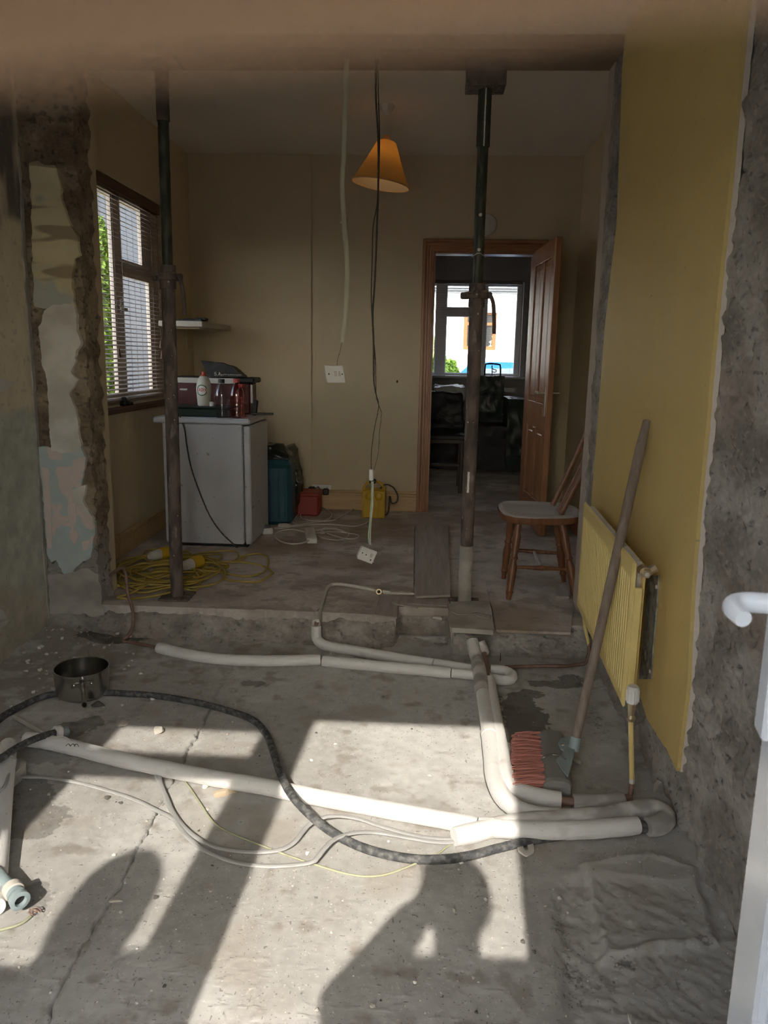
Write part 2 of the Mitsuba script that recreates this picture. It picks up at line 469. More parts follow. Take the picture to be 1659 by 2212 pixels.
mat('m_cable_grey', (.32, .32, .315), .55)
mat('m_lead_green', (.33, .42, .29), .5)
mat('m_dark_wood', (.05, .032, .022), .5)
mat('m_cable_green', (.46, .45, .33), .55)
mat('m_earth', (.34, .345, .235), .5)
mat('m_dark_cable', (.05, .042, .032), .5)
mat('m_black', (.018, .018, .018), .5)
mat('m_black_gloss', (.012, .014, .013), .22, spec=.5)
mat('m_bag', (.012, .017, .014), .28, spec=.5)
mat('m_dark_green', (.016, .028, .022), .35)
mat('m_maroon', (.075, .016, .016), .4)
mat('m_red', (.28, .04, .03), .5)
mat('m_red_cap', (.45, .075, .06), .4)
mat('m_soap', (.50, .48, .40), .3)
mat('m_label_green', (.02, .11, .035), .4)
mat('m_label_white', (.60, .58, .54), .4)
mat('m_label_red', (.42, .05, .05), .4)
mat('m_teal', (.022, .075, .095), .4)
mat('m_yellow', (.50, .31, .02), .45)
mat('m_yellow_cord', (.37, .27, .06), .5)
mat('m_rad', (.68, .54, .22), .4, spec=.4)
mat('m_galv', lambda p, n, uv: mix((.20, .205, .185), (.36, .37, .34), smoothstep(.3, .7, fbm(p.y * 45, p.z * 45, 2.0, 3))), .5, metallic=.35)
mat('m_galv_blue', (.25, .31, .325), .5)
mat('m_steel', (.50, .49, .47), .22, metallic=1.0)
mat('m_brass', (.45, .37, .25), .4, metallic=.7)
mat('m_copper', lambda p, n, uv: mix((.14, .082, .062), (.27, .175, .14), fbm(p.x * 60, p.y * 60, p.z * 60, 3)), .6, metallic=.15)
mat('m_bristle', (.50, .215, .175), .6)
mat('m_shade', (.62, .36, .13), .6)
mat('m_glass', (.03, .03, .03), .08, spec=.8)
mat('m_blind', (.29, .235, .19), .5)
mat('m_sill', (.11, .058, .038), .4)
mat('m_frame_white', (.60, .59, .58), .35)
mat('m_frame_dark', (.50, .44, .38), .4)
mat('m_stone', (.46, .43, .385), .9, spec=.2)
mat('m_white_stone', (.66, .64, .60), .9, spec=.2)
mat('m_dark_stone', (.12, .115, .105), .9, spec=.2)
mat('m_brick', lambda p, n, uv: mix((.44, .34, .22), (.50, .43, .33), fbm(p.x * 40, p.y * 40, p.z * 40, 3)), .9, spec=.2)
mat('m_sheet_white', (.45, .44, .43), .7)
mat('m_render', (.82, .82, .80), .8)
mat('m_grey_paint', (.32, .33, .33), .6)
mat('m_orange_wood', (.27, .105, .03), .5)
mat('m_car_blue', (.03, .19, .52), .2, spec=.6)
mat('m_tarmac', (.20, .20, .20), .9)
mat('m_paving', (.46, .44, .40), .9)
mat('m_skin', (.48, .30, .175), .55, spec=.35)
mat('m_jacket', (.10, .11, .14), .9)
mat('m_hair', (.05, .035, .025), .6)
mat('m_siding', (.19, .19, .195), .5)
scene['m_pane'] = {'type': 'thindielectric', 'int_ior': 1.5}
scene['m_clear'] = {'type': 'thindielectric', 'int_ior': 1.55, 'specular_transmittance': {'type': 'rgb', 'value': [.80, .80, .84]}}
scene['m_pink_clear'] = {'type': 'thindielectric', 'int_ior': 1.55, 'specular_transmittance': {'type': 'rgb', 'value': [.86, .52, .50]}}
scene['m_lining'] = {'type': 'principledthin', 'base_color': {'type': 'rgb', 'value': [.90, .78, .55]}, 'roughness': .7, 'diff_trans': .9}
scene['m_lampshade'] = {'type': 'principledthin', 'base_color': {'type': 'rgb', 'value': [.74, .47, .17]}, 'roughness': .7, 'diff_trans': 1.0}
# ------------------------------------------------------------------ floors
def px_line(pts, z=0.0):
    return np.array([floor_at(x, y, z)[:2] for x, y in pts])


CRACK = px_line([(503, 1438), (470, 1500), (456, 1529), (435, 1573), (408, 1617), (393, 1654), (375, 1681), (358, 1715), (331, 1775), (317, 1796), (290, 1850), (267, 1898), (243, 1941), (209, 1992), (169, 2066), (115, 2170), (95, 2230)])
BLOCK = Polygon(px_line([(1262, 1872), (1400, 1850), (1500, 1885), (1545, 2035), (1420, 2045), (1305, 2062), (1280, 1960)]))
L1 = px_line([(1205, 1890), (1182, 1935), (1190, 1990), (1195, 2060), (1205, 2140), (1215, 2230)])


def floor_height(xy):
    x, y = xy[:, 0], xy[:, 1]; p3 = np.c_[xy, np.zeros(len(xy))]
    h = .004 * (meshkit.fbm(p3 * 2.2, 3, 1) - .5) + .0004 * (meshkit.fbm(p3 * 45, 3, 2) - .5)
    lx = np.interp(y, L1[::-1, 1], L1[::-1, 0]) + .02 * (meshkit.fbm(p3 * 20, 3, 5) - .5)
    k = np.clip((x - lx) / .035, 0, 1) * np.clip((1.86 - y + .1 * (meshkit.noise(p3 * 12, 3) - .5)) / .06, 0, 1); k = k * k * (3 - 2 * k)
    g = meshkit.fbm(p3 * 26, 4, 8) - .5; h = h + k * (-.014 + .005 * g + .010 * (meshkit.fbm(p3 * 55, 4, 14) - .5) + .012 * (meshkit.fbm(p3 * 7, 3, 11) - .5))
    inside = np.zeros(len(xy)); near = (x > .3) & (y < 2.1) & (y > 1.2)
    import shapely
    pts = shapely.points(xy[near]); sd = np.where(shapely.contains(BLOCK, pts), 1, -1) * shapely.distance(BLOCK.exterior, pts)
    inside[near] = np.clip((sd + .012 * (g[near])) / .014 + .5, 0, 1)
    h = h + inside * (.013 - .006 * g * k)
    ridge = np.zeros(len(xy)); ridge[near] = np.exp(-(sd / .014) ** 2) * .009 * np.clip(4 * (meshkit.fbm(p3[near] * 9, 3, 17) - .35), 0, 1)
    h = h + ridge
    rag = meshkit.fbm(p3 * 14, 4, 21)
    h = h + .05 * np.exp(-np.maximum(x - XL, 0) / .05) * rag + .03 * np.exp(-np.maximum(XR - x, 0) / .04) * rag + .045 * np.exp(-np.maximum(3.52 - y, 0) / .06) * rag
    d = np.hypot(x + 1.66, (y - 3.42)); h = h + .035 * np.exp(-(d / .16) ** 2) * (rag + .3)
    return h


def floor_mesh():
    g = np.random.default_rng(3)
    def cover(x0, x1, y0, y1, s):
        a, b = np.meshgrid(np.arange(x0, x1, s), np.arange(y0, y1, s)); q = np.c_[a.ravel(), b.ravel()]; return q + g.uniform(-.3, .3, q.shape) * s
    pts = np.vstack([cover(-1.83, .83, -.05, 1.2, .05), cover(-1.83, .36, 1.2, 3.56, .0135), cover(.36, .83, 1.2, 1.95, .0052), cover(.36, .83, 1.95, 3.56, .0125),
                     [[-1.86, -.08], [.86, -.08], [-1.86, 3.58], [.86, 3.58]]])
    L = LineString(CRACK); n = int(L.length / .006); c = np.array([L.interpolate(i / n, True).coords[0] for i in range(n + 1)])
    t = np.gradient(c, axis=0); t /= np.linalg.norm(t, axis=1, keepdims=True); nn = np.c_[-t[:, 1], t[:, 0]]
    q3 = np.c_[c * 30, np.zeros(len(c))]
    c = c + nn * (.018 * (meshkit.fbm(q3, 4, 4) - .5))[:, None]
    half = .0013 + .0032 * np.clip(meshkit.fbm(q3 * .6 + 9, 3, 6) * 1.6 - .3, 0, 1)
    half *= np.clip((3.0 - c[:, 1]) / .3, .25, 1)
    import shapely
    keep = shapely.distance(LineString(c), shapely.points(pts)) > .0085
    pts = pts[keep]; lo, hi = c - nn * half[:, None], c + nn * half[:, None]
    allp = np.vstack([pts, c, lo, hi]); z = floor_height(allp); z[len(pts):len(pts) + len(c)] -= np.minimum(.035, half * 9.0)
    tri = Delaunay(allp).simplices
    m = trimesh.Trimesh(np.c_[allp, z], tri, process=False)
    if m.face_normals[:, 2].mean() < 0: m.invert()
    return m


FLOOR = floor_mesh()
struct('floor', FLOOR, 'm_concrete', 'dusty cracked grey concrete floor of the stripped near room', smooth=True)
from scipy.spatial import cKDTree
_ft = cKDTree(np.array(FLOOR.vertices)[:, :2])


def ground(x, y):
    """height of the lower floor under a point"""
    return float(FLOOR.vertices[_ft.query([x, y])[1]][2])


def lay(pts, lift, step=.02, smooth=True):
    """a path over the lower floor through picture points, lift above it (one number or one per point)"""
    lift = np.broadcast_to(lift, (len(pts),)); out = []
    for (x, y), l in zip(pts, lift):
        q = floor_at(x, y, l); out.append([q[0], q[1], l + .001])
    return spline(out, step) if smooth else np.array(out)


N0, N1 = floor_at(862, 1306, S), floor_at(968, 1308, S)
up = Polygon([(-1.85, 3.535), (N0[0] - .01, 3.535), (N0[0], 3.66), (N1[0], 3.66), (N1[0] + .01, 3.46), (.80, 3.47), (.80, 3.62), (1.14, 3.62), (1.14, 6.09), (-1.85, 6.09)])
um = on_z(up, -.05, S + .05)
um = trimesh.Trimesh(*trimesh.remesh.subdivide_to_size(um.vertices, um.faces, .05, max_iter=14), process=False)
struct('floor_upper', um, 'm_upper', 'brown dusty floor of the far room one step up')


def step_face(u, v):
    x = -1.80 + 2.6 * u
    hollow = np.clip(np.minimum(x - N0[0], N1[0] - x) / .03 + .5, 0, 1); right = np.clip((x - N1[0]) / .02, 0, 1)
    top = 3.545 + .10 * hollow - .075 * right; foot = 3.40 - .07 * right * 0
    ztop = S - .006 - .035 * hollow
    y = top + (foot - top) * v ** 1.3; z = ztop * (1 - v) ** (1.0 + .8 * (1 - right)) - .012 * v
    p = np.c_[x, y, z]; n1 = meshkit.fbm(p * 16, 4, 31) - .5; n2 = meshkit.fbm(p * 16 + 9, 4, 33) - .5; e = np.sin(np.pi * np.clip(v * .9 + .1, 0, 1))
    return np.c_[x, y + .05 * n1 * e, z + .055 * n2 * e]


struct('trim_step', grid(step_face, 330, 34), 'm_rubble', 'rough broken concrete face of the step between the two floors', smooth=True)

# ------------------------------------------------------------------ shell of the house
struct('wall_left', wall_with_holes('x', -2.06, .26, (-.1, 3.6, -.1, 2.9), []), 'm_old_plaster', 'stained cream and grey-green plaster wall left of the near room')
WY0, WY1, WZ0, WZ1 = 3.98, 5.52, 1.03, 2.31
struct('wall_left_far', cat(wall_with_holes('x', -1.915, .115, (3.6, 6.3, -.1, 2.9), [(WY0, WY1, WZ0, WZ1)]), wall_with_holes('x', -2.06, .15, (3.6, 6.3, -.1, 2.9), [(WY0, 6.4, WZ0, WZ1)])), 'm_cream', 'cream wall with a blinded window left in the far room')
DX0, DX1, DZ = .03, .80, S + 1.985
struct('wall_far', wall_with_holes('y', YF, .12, (-2.0, 2.4, -.1, 2.9), [(DX0, DX1, S - .02, DZ)]), 'm_cream', 'cream far wall with the pine doorway')
struct('wall_right_far', box((XF, 3.79, -.1), (1.35, 6.1, 2.9)), 'm_cream', 'cream wall behind the wooden chair and the open door')
struct('wall_right_nib', rough(box((XR - .004, Y1, -.02), (1.3, 3.695, 2.7)), .012, .012, 22, 5), 'm_rubble', 'ragged concrete end of the removed wall on the right', smooth=True)
struct('trim_reveal', box((XR - .006, 3.69, S - .02), (1.3, Y2, 2.7)), 'm_cream_reveal', 'pinkish plaster strip beside the ragged wall end')
struct('wall_right_back', box((XR + .035, -.1, -.1), (1.1, Y1 + .02, 2.9)), 'm_rubble', 'masonry behind the yellow plaster on the right')


def right_face(u, v):
    y, z = .9 + 2.68 * u, -.02 + 2.72 * v; p = np.c_[np.full_like(y, .8), y, z]
    low = np.exp(-np.maximum(z, 0) / .12)
    d = .040 * (meshkit.fbm(p * 9, 4, 41) - .5) + .026 * (meshkit.fbm(p * 34, 4, 42) - .5) + .012 * np.clip((meshkit.fbm(p * 30, 3, 44) - .62) * 9, 0, 1)
    fade = np.clip((3.0 - y) / .5, .25, 1)
    return np.c_[XR + .018 + d * fade - .04 * low * meshkit.fbm(p * 14, 3, 45), y, z]


struct('wall_right', grid(right_face, 300, 290), 'm_rubble', 'rough grey concrete wall beside the white door', smooth=True)
WIN = [(-1.21, -.69, 1.06, 1.92)]
struct('wall_back', wall_with_holes('y', -.09, .12, (-2.06, 1.1, -.1, 2.9), [(-1.27, -.63, 1.0, 1.98), (-.58, .25, -.2, 2.06)]), 'm_old_plaster', 'wall with the garden door and side window behind the viewer')
struct('ceiling', box((-2.0, -.1, 2.66), (1.2, Y1, 2.9)), 'm_ceiling', 'plain ceiling of the near room')
struct('ceiling_far', box((-2.0, Y2, ZC), (1.3, 6.2, 2.95)), 'm_ceiling', 'cream ceiling of the far room')
struct('ceiling_beam', box((-1.85, Y1, ZB), (1.3, Y2, 2.95)), 'm_beam', 'dark brown beam where the wall was taken out')
struct('ceiling_roof', box((-2.3, -.12, 2.93), (2.6, 9.9, 3.1)), 'm_grey_paint', 'flat roof over the rooms')

# yellow plaster, its ragged edge and the pale coat under it
_yel = [at_x(x, y, XR)[1:] for x, y in [(1352, -120), (1345, 160), (1335, 480), (1310, 700), (1282, 1060), (1266, 1270), (1262, 1330), (1285, 1385), (1330, 1450), (1385, 1500), (1400, 1550), (1430, 1600), (1445, 1620), (1466, 1668),
        (1474, 1600), (1489, 1480), (1497, 1300), (1510, 1130), (1529, 930), (1553, 650), (1580, 400), (1608, 95), (1620, 0), (1640, -120)]]
_yel = [(min(y, Y1 - .002), z) for y, z in _yel]
k = 'wall_right'
put(k, 'yellow_plaster', on_x(ragged(_yel, .02, .004, 3), XR + .006, .012), 'm_ochre', label='mustard yellow painted plaster with a ragged edge')
put(k, 'plaster_edge', on_x(ragged(Polygon(_yel).buffer(.002), .012, .006, 3), XR + .020, .0145), 'm_plaster_edge', label='pale plaster showing along the torn yellow edge')

# ------------------------------------------------------------------ stub of the removed wall on the left
pil = rough(box((-1.86, Y1, -.03), (-1.548, 3.70, 2.66)), .013, .016, 20, 12)
P = struct('wall_stub', pil, 'm_brown_rubble', 'stub of the removed wall with layers of old plaster and paint', smooth=True)
put(P, 'smooth_edge', box((-1.86, 3.69, S - .02), (-1.565, Y2, 2.66)), 'm_cream', label='plain plaster strip at its far edge')


def patch(pts, mat_, name, depth, thick, seed, label=None, amp=.012, back=.012):
    poly = ragged([at_y(x, y, depth)[[0, 2]] for x, y in pts], .008, amp, seed)
    put(P, name, on_y(poly, depth + back, thick + back), mat_, label=label)


PC = 3.54
patch([(63, 354), (83, 349), (101, 358), (124, 358), (127, 382), (139, 440), (152, 481), (170, 511), (172, 549), (162, 575), (158, 615), (162, 665), (120, 668), (76, 664), (78, 615), (73, 580), (71, 453), (68, 390)], 'm_patchy_cream', 'plaster', PC, .012, 1, 'flaking yellowish cream plaster')
patch([(98, 672), (121, 658), (152, 656), (168, 668), (168, 709), (177, 743), (166, 762), (168, 785), (154, 805), (174, 820), (154, 847), (166, 878), (174, 920), (170, 950), (112, 945), (104, 824), (94, 789), (91, 739), (87, 708)], 'm_skim', 'skim', PC, .016, 2, 'grey-white skim coat')
patch([(83, 964), (109, 967), (125, 972), (142, 976), (175, 961), (186, 984), (182, 1019), (182, 1032), (172, 1055), (182, 1085), (205, 1123), (208, 1146), (200, 1169), (197, 1202), (182, 1214), (162, 1232), (142, 1237), (129, 1225), (121, 1207), (114, 1212), (104, 1197), (96, 1088), (88, 1012)], 'm_blue_paint', 'blue_paint', PC, .010, 3, 'peeling pale blue paint')
patch([(110, 930), (172, 930), (176, 962), (160, 974), (140, 980), (110, 972)], 'm_skim', 'skim', PC, .011, 4)
patch([(150, 1060), (186, 1046), (184, 1088), (198, 1110), (206, 1122), (200, 1128), (178, 1100), (160, 1085)], 'm_skim', 'skim', PC, .012, 14)
for i, q in enumerate([[(121, 1007), (157, 1009), (158, 994), (185, 986), (183, 1014), (175, 1022), (180, 1030), (165, 1042), (154, 1057), (157, 1078), (132, 1067), (125, 1037)], [(91, 1009), (106, 1012), (111, 1113), (114, 1184), (104, 1186), (97, 1103)],
                       [(152, 1080), (162, 1088), (168, 1125), (160, 1140), (170, 1155), (163, 1178), (150, 1160), (155, 1140), (130, 1132), (128, 1124), (150, 1128), (146, 1100)], [(174, 1105), (190, 1108), (203, 1135), (190, 1142), (178, 1128)], [(178, 1170), (196, 1165), (190, 1185), (180, 1190)]]):
    patch(q, 'm_pink_paint', 'pink_paint', PC - .010, .003, 20 + i, 'bare pinkish plaster where the paint came off' if i == 0 else None, .008, .004)
patch([(106, 1238), (140, 1240), (190, 1225), (216, 1240), (222, 1300), (232, 1355), (170, 1368), (112, 1362), (108, 1300)], 'm_cement', 'cement', PC, .010, 9, 'grey cement at the foot')
# loose flakes on the left wall and its torn edge next to the stub
for i, q in enumerate([[(-30, 822), (-5, 815), (28, 826), (10, 845), (-10, 848)], [(-20, 1310), (5, 1318), (12, 1335), (-4, 1340), (-20, 1335)], [(-10, 1352), (18, 1338), (10, 1350), (-10, 1362)]]):
    poly = ragged([at_x(x, y, XL)[1:] for x, y in q], .006, .006, 50 + i); put('wall_left', 'plaster_flake', on_x(poly, XL - .001, -.007), 'm_off_white', label='pale scar of plaster' if i == 0 else None)
_edge = [(42, 200), (46, 380), (52, 520), (62, 640), (70, 760), (78, 880), (84, 960), (88, 1060), (95, 1180), (104, 1260), (110, 1330), (112, 1366), (107, 1366), (98, 1260), (82, 1060), (78, 960), (64, 760), (46, 520), (41, 380), (38, 200)]
put('wall_left', 'plaster_edge', on_x(ragged([at_x(x, y, XL)[1:] for x, y in _edge], .02, .010, 60), XL - .002, -.008), 'm_cement', label='torn edge of the plaster beside the stub')

# ------------------------------------------------------------------ garden door frame and side window behind the viewer
W = struct('window_1', None, None, 'white side window next to the garden door')
fz = lambda x0, x1, z0, z1: box((x0, -.06, z0), (x1, .0, z1))
for b in (fz(-1.27, -1.21, 1.0, 1.98), fz(-.69, -.63, 1.0, 1.98), fz(-1.21, -.69, 1.0, 1.06), fz(-1.21, -.69, 1.92, 1.98), fz(-1.21, -.69, 1.672, 1.755)): put(W, 'frame', b, 'm_upvc')
put(W, 'pane', box((-1.21, -.032, 1.06), (-.69, -.0315, 1.672)), 'm_pane'); put(W, 'pane', box((-1.21, -.032, 1.755), (-.69, -.0315, 1.92)), 'm_pane')
W = struct('trim_1', None, None, 'white frame of the garden door')
for b in (fz(-.58, -.52, -.05, 2.06), fz(.19, .25, -.05, 2.06), fz(-.58, .25, 2.0, 2.06)): put(W, 'jamb', b, 'm_upvc')
put(W, 'threshold', box((-.58, -.1, -.05), (.25, .03, .012)), 'm_galv')

# white garden door, opened into the room
D = struct('door_1', None, None, 'open white plastic garden door at the right edge')
da = math.radians(11.0); hinge = np.array([.203, .03, 0])


def door(u0, u1, w0, w1, z0, z1, r=.006):     # u along the leaf from the hinge, w off its room face (positive: towards the room)
    m = rbox((w1 - w0, u1 - u0, z1 - z0), r); m.apply_translation([-(w0 + w1) / 2, (u0 + u1) / 2, (z0 + z1) / 2]); return turn(m, hinge, rz=-da)


LW = .685
put(D, 'leaf', door(0, LW, -.06, -.004, .03, 1.99), 'm_upvc'); put(D, 'gasket', door(LW - .002, LW + .004, -.05, -.038, .03, 1.99, .001), 'm_gasket'); put(D, 'gasket', door(LW - .018, LW - .014, -.006, -.002, .03, 1.99, .001), 'm_gasket')
put(D, 'edge_strip', door(LW - .012, LW + .010, -.022, -.002, .03, 1.99, .002), 'm_upvc_edge', label='beige sealing edge')
for u0, u1, z0, z1 in ((LW - .10, LW - .015, .03, 1.99), (.0, .09, .03, 1.99), (.09, LW - .10, .03, .16), (.09, LW - .10, .90, 1.02), (.09, LW - .10, 1.88, 1.99)): put(D, 'rail', door(u0, u1, -.006, .008, z0, z1), 'm_upvc')
put(D, 'panel', door(.13, LW - .14, -.006, .004, .20, .86, .008), 'm_upvc')
put(D, 'backplate', door(LW - .052, LW - .020, .008, .017, 1.020, 1.235, .004), 'm_upvc')
put(D, 'latch', door(LW - .004, LW + .016, -.016, -.001, .985, 1.045, .003), 'm_galv', label='grey steel latch')


def dp(u, w, z): a = np.array([-w, u, z]); c, s = math.cos(-da), math.sin(-da); return hinge + np.array([c * a[0] - s * a[1], s * a[0] + c * a[1], z])


hp = spline([dp(LW - .036, .012, 1.143), dp(LW - .036, .034, 1.143), dp(LW - .038, .045, 1.142), dp(LW - .046, .051, 1.141), dp(LW - .058, .051, 1.140), dp(LW - .072, .047, 1.138)], .003)
hr = np.interp(np.linspace(0, 1, len(hp)), [0, .5, .75, 1], [.0092, .0092, .0090, .0072])
put(D, 'handle', tube(hp, hr, 24), 'm_upvc', smooth=50, label='white lever handle')

# ------------------------------------------------------------------ far window on the left with its blind
W = struct('window_2', None, None, 'white framed window behind the slatted blind')
for y0, y1, z0, z1 in ((WY0, WY1, WZ0, WZ0 + .07), (WY0, WY1, WZ1 - .07, WZ1), (WY0, WY0 + .07, WZ0, WZ1), (5.30, WY1, WZ0, WZ1), (4.70, 4.84, WZ0, WZ1), (4.84, WY1, 1.80, 1.90), (5.19, 5.32, 1.90, WZ1)):
    put(W, 'frame', box((-1.886, y0, z0), (-1.862, y1, z1)), 'm_frame_dark')
for y0, y1, z0, z1 in ((WY0 + .07, 4.705, WZ0 + .07, WZ1 - .07), (4.835, 5.31, WZ0 + .07, 1.80), (4.835, 5.20, 1.90, WZ1 - .07)): put(W, 'pane', box((-1.8745, y0, z0), (-1.874, y1, z1)), 'm_pane')
put(W, 'handle', cat(rbox((.012, .03, .08), .004, (-1.850, 4.77, 1.62)), rbox((.012, .10, .022), .004, (-1.846, 4.80, 1.60))), 'm_white_plastic', label='white window catch')
put(W, 'sill', rbox((.20, 1.52, .035), .008, (-1.86, 4.70, 1.012)), 'm_sill', label='dark stained wooden window board')
B = thing('window_blind', 'brown slatted blind hanging in the window by the fridge', 'blind')
put(B, 'headrail', rbox((.05, 1.36, .062), .004, (-1.825, 4.72, 2.275)), 'm_sill')
nsl = 46
for i in range(nsl):
    z = 1.075 + i * (2.235 - 1.075) / (nsl - 1)
    put(B, 'slat', turn(rbox((.0255, 1.34, .0014), .0005), (-1.826, 4.76, z), ry=.30 + .03 * math.sin(i * 1.7)), 'm_blind')
put(B, 'bottom_rail', rbox((.028, 1.34, .016), .003, (-1.83, 4.72, 1.056)), 'm_blind')
for y in (4.2, 4.72, 5.24):
    put(B, 'ladder_cord', rod((-1.814, y, 1.06), (-1.814, y, 2.25), .0011, 6), 'm_blind')
for y, z in ((5.30, 1.42), (5.315, 1.35), (4.56, 1.36)):
    pcord = put(B, 'pull_cord', rod((-1.795, y, z), (-1.795, y, 2.24), .0012, 6), 'm_sill'); put(pcord, 'tassel', lathe([(0, .05), (.005, .05), (.007, .03), (.012, .004), (.012, 0), (0, 0)], 12, (-1.795, y, z - .045)), 'm_sill')

# ------------------------------------------------------------------ skirting, doorway, trims of the far room
struct('baseboard_left', cat(rbox((.018, 2.2, .13), .004, (XL + .009, 4.95, S + .065)), rbox((.022, 2.2, .03), .006, (XL + .011, 4.95, S + .125))), 'm_skirting', 'wooden skirting under the blinded window')
struct('baseboard_far', cat(rbox((1.77, .018, .12), .004, (-.925, YF - .009, S + .06)), rbox((1.77, .022, .025), .006, (-.925, YF - .011, S + .128)), rbox((1.77, .012, .02), .004, (-.925, YF - .006, S + .15))), 'm_skirting', 'pale wooden skirting along the far wall')
struct('baseboard_right', rbox((.018, 2.2, .14), .004, (XF - .009, 4.95, S + .07)), 'm_pine_flat', 'wooden skirting behind the chair')
T1 = struct('trim_2', None, None, 'varnished pine door surround in the far wall')


def moulding(x0, x1, z0, z1):
    horiz = x1 - x0 > z1 - z0
    ms = [rbox((x1 - x0, .018, z1 - z0), .003, ((x0 + x1) / 2, YF - .009, (z0 + z1) / 2))]
    for a, b, t in ((.0, .30, .030), (.36, .60, .024), (.68, .86, .022)):
        if horiz: ms.append(rbox((x1 - x0, t, (z1 - z0) * (b - a)), .004, ((x0 + x1) / 2, YF - t / 2, z1 - (z1 - z0) * (a + b) / 2)))
        else:
            s = 1 if x0 < .3 else -1; c = (x0 if s > 0 else x1) + s * (x1 - x0) * (a + b) / 2
            ms.append(rbox(((x1 - x0) * (b - a), t, z1 - z0), .004, (c, YF - t / 2, (z0 + z1) / 2)))
    return cat(ms)


put(T1, 'architrave', moulding(DX0 - .075, DX0 + .006, S, DZ + .08), 'm_pine'); put(T1, 'architrave', moulding(DX1 - .006, DX1 + .075, S, DZ + .08), 'm_pine'); put(T1, 'architrave', moulding(DX0 - .075, DX1 + .075, DZ - .006, DZ + .08), 'm_pine_flat')
put(T1, 'lining', box((DX0 - .002, YF - .002, S), (DX0 + .022, YF + .13, DZ)), 'm_pine'); put(T1, 'lining', box((DX1 - .022, YF - .002, S), (DX1 + .002, YF + .13, DZ)), 'm_pine'); put(T1, 'lining', box((DX0, YF - .002, DZ - .022), (DX1, YF + .13, DZ + .002)), 'm_pine_flat')
D = struct('door_2', None, None, 'panelled pine door standing open against the far right wall')
h2 = np.array([DX1 - .03, YF - .01, S + .006]); a2 = math.atan2(.815 - h2[0], h2[1] - 5.29)


def leaf(u0, u1, w0, w1, z0, z1, r=.004):      # u from the hinge towards the viewer, w off the face seen through the doorway
    m = rbox((w1 - w0, u1 - u0, z1 - z0), r); m.apply_translation([(w0 + w1) / 2 + .0, -(u0 + u1) / 2, (z0 + z1) / 2]); return turn(m, h2, rz=a2)


for u0, u1, z0, z1 in ((0, .105, 0, 1.975), (.66, .765, 0, 1.975)): put(D, 'stile', leaf(u0, u1, 0, .042, z0, z1), 'm_pine')
for z0, z1 in ((0, .22), (.72, .90), (1.86, 1.975)): put(D, 'rail', leaf(.105, .66, 0, .042, z0, z1), 'm_pine_flat')
put(D, 'muntin', leaf(.34, .425, 0, .042, .22, .72), 'm_pine'); put(D, 'muntin', leaf(.34, .425, 0, .042, .90, 1.86), 'm_pine')
for u0, u1 in ((.105, .34), (.425, .66)):
    for z0, z1 in ((.22, .72), (.90, 1.86)):
        put(D, 'panel', cat(leaf(u0, u1, .013, .029, z0, z1), leaf(u0 + .035, u1 - .035, .006, .036, z0 + .035, z1 - .035, .012)), 'm_pine')
for s, w in ((-1, -.006), (1, .048)):
    put(D, 'handle', cat(leaf(.70, .735, min(w, w - s * .012) if s < 0 else .042, max(w, w + .012) if s < 0 else .048, .82, 1.02, .002), leaf(.71, .725, -.05 if s < 0 else .042, 0 if s < 0 else .092, .97, .985, .003), leaf(.62, .725, -.055 if s < 0 else .082, -.04 if s < 0 else .097, .968, .987, .004)), 'm_brass', label='brass lever handle' if s < 0 else None)
C = struct('trim_3', None, None, 'boxed strip running up the far wall above the sockets')
for x in ((657.5, 340), (664.5, 1060)): pass
cx0 = at_y(665, 340, YF)[0]; cx1 = at_y(668, 1050, YF)[0]
put(C, 'cover', box((cx0 - .022, YF - .012, S + .25), (cx0 + .026, YF, ZC)), 'm_cream')

# ------------------------------------------------------------------ room beyond the doorway
struct('floor_back', box((-1.7, 6.09, -.05), (2.4, 9.7, S - .002)), 'm_upper', 'dark floor of the room beyond the doorway')
mat('m_dark_wall', (.50, .46, .43), .85, spec=.2)
struct('wall_back_left', box((-1.8, 6.19, -.1), (-1.6, 9.8, 2.9)), 'm_dark_wall', 'left wall of the room beyond')
struct('wall_back_right', box((2.3, 6.19, -.1), (2.5, 9.8, 2.9)), 'm_dark_wall', 'right wall of the room beyond')
BX0, BX1, BZ0, BZ1 = -.42, 1.135, 1.125, 2.235
struct('wall_street', wall_with_holes('y', 9.6, .25, (-1.8, 2.5, -.1, 2.9), [(BX0, BX1, BZ0, BZ1)]), 'm_dark_wall', 'street wall with the bright window')
struct('ceiling_back', box((-1.8, 6.1, ZC), (2.5, 9.8, 2.95)), 'm_dark_wall', 'ceiling of the room beyond')
W = struct('window_3', None, None, 'grey framed street window seen through the doorway')
wx = lambda px, py=700: at_y(px, py, 9.68)[0]
wz = lambda py: at_y(1030, py, 9.68)[2]
for x0, x1, z0, z1 in ((BX0, BX1, BZ0, wz(806)), (BX0, BX1, wz(618), BZ1), (BX0, BX0 + .08, BZ0, BZ1), (wx(1114), BX1, BZ0, BZ1), (wx(940), wx(965), BZ0, BZ1), (wx(1014), wx(1052), BZ0, BZ1), (wx(960), wx(1016), wz(685), wz(664))):
    put(W, 'frame', rbox((x1 - x0, .06, z1 - z0), .008, ((x0 + x1) / 2, 9.70, (z0 + z1) / 2)), 'm_frame_white')
for x0, x1, z0, z1 in ((BX0 + .07, wx(941), BZ0, BZ1), (wx(964), wx(1015), BZ0, BZ1), (wx(1051), wx(1115), BZ0, BZ1)): put(W, 'pane', box((x0, 9.70, z0), (x1, 9.7006, z1)), 'm_pane')
put(W, 'sill', rbox((1.7, .2, .03), .006, (.36, 9.53, 1.12)), 'm_frame_white')
B = thing('window_blind', 'fine slatted blind drawn up open at the bright street window', 'blind')
put(B, 'headrail', rbox((1.5, .04, .04), .004, (.36, 9.56, 2.225)), 'm_blind')
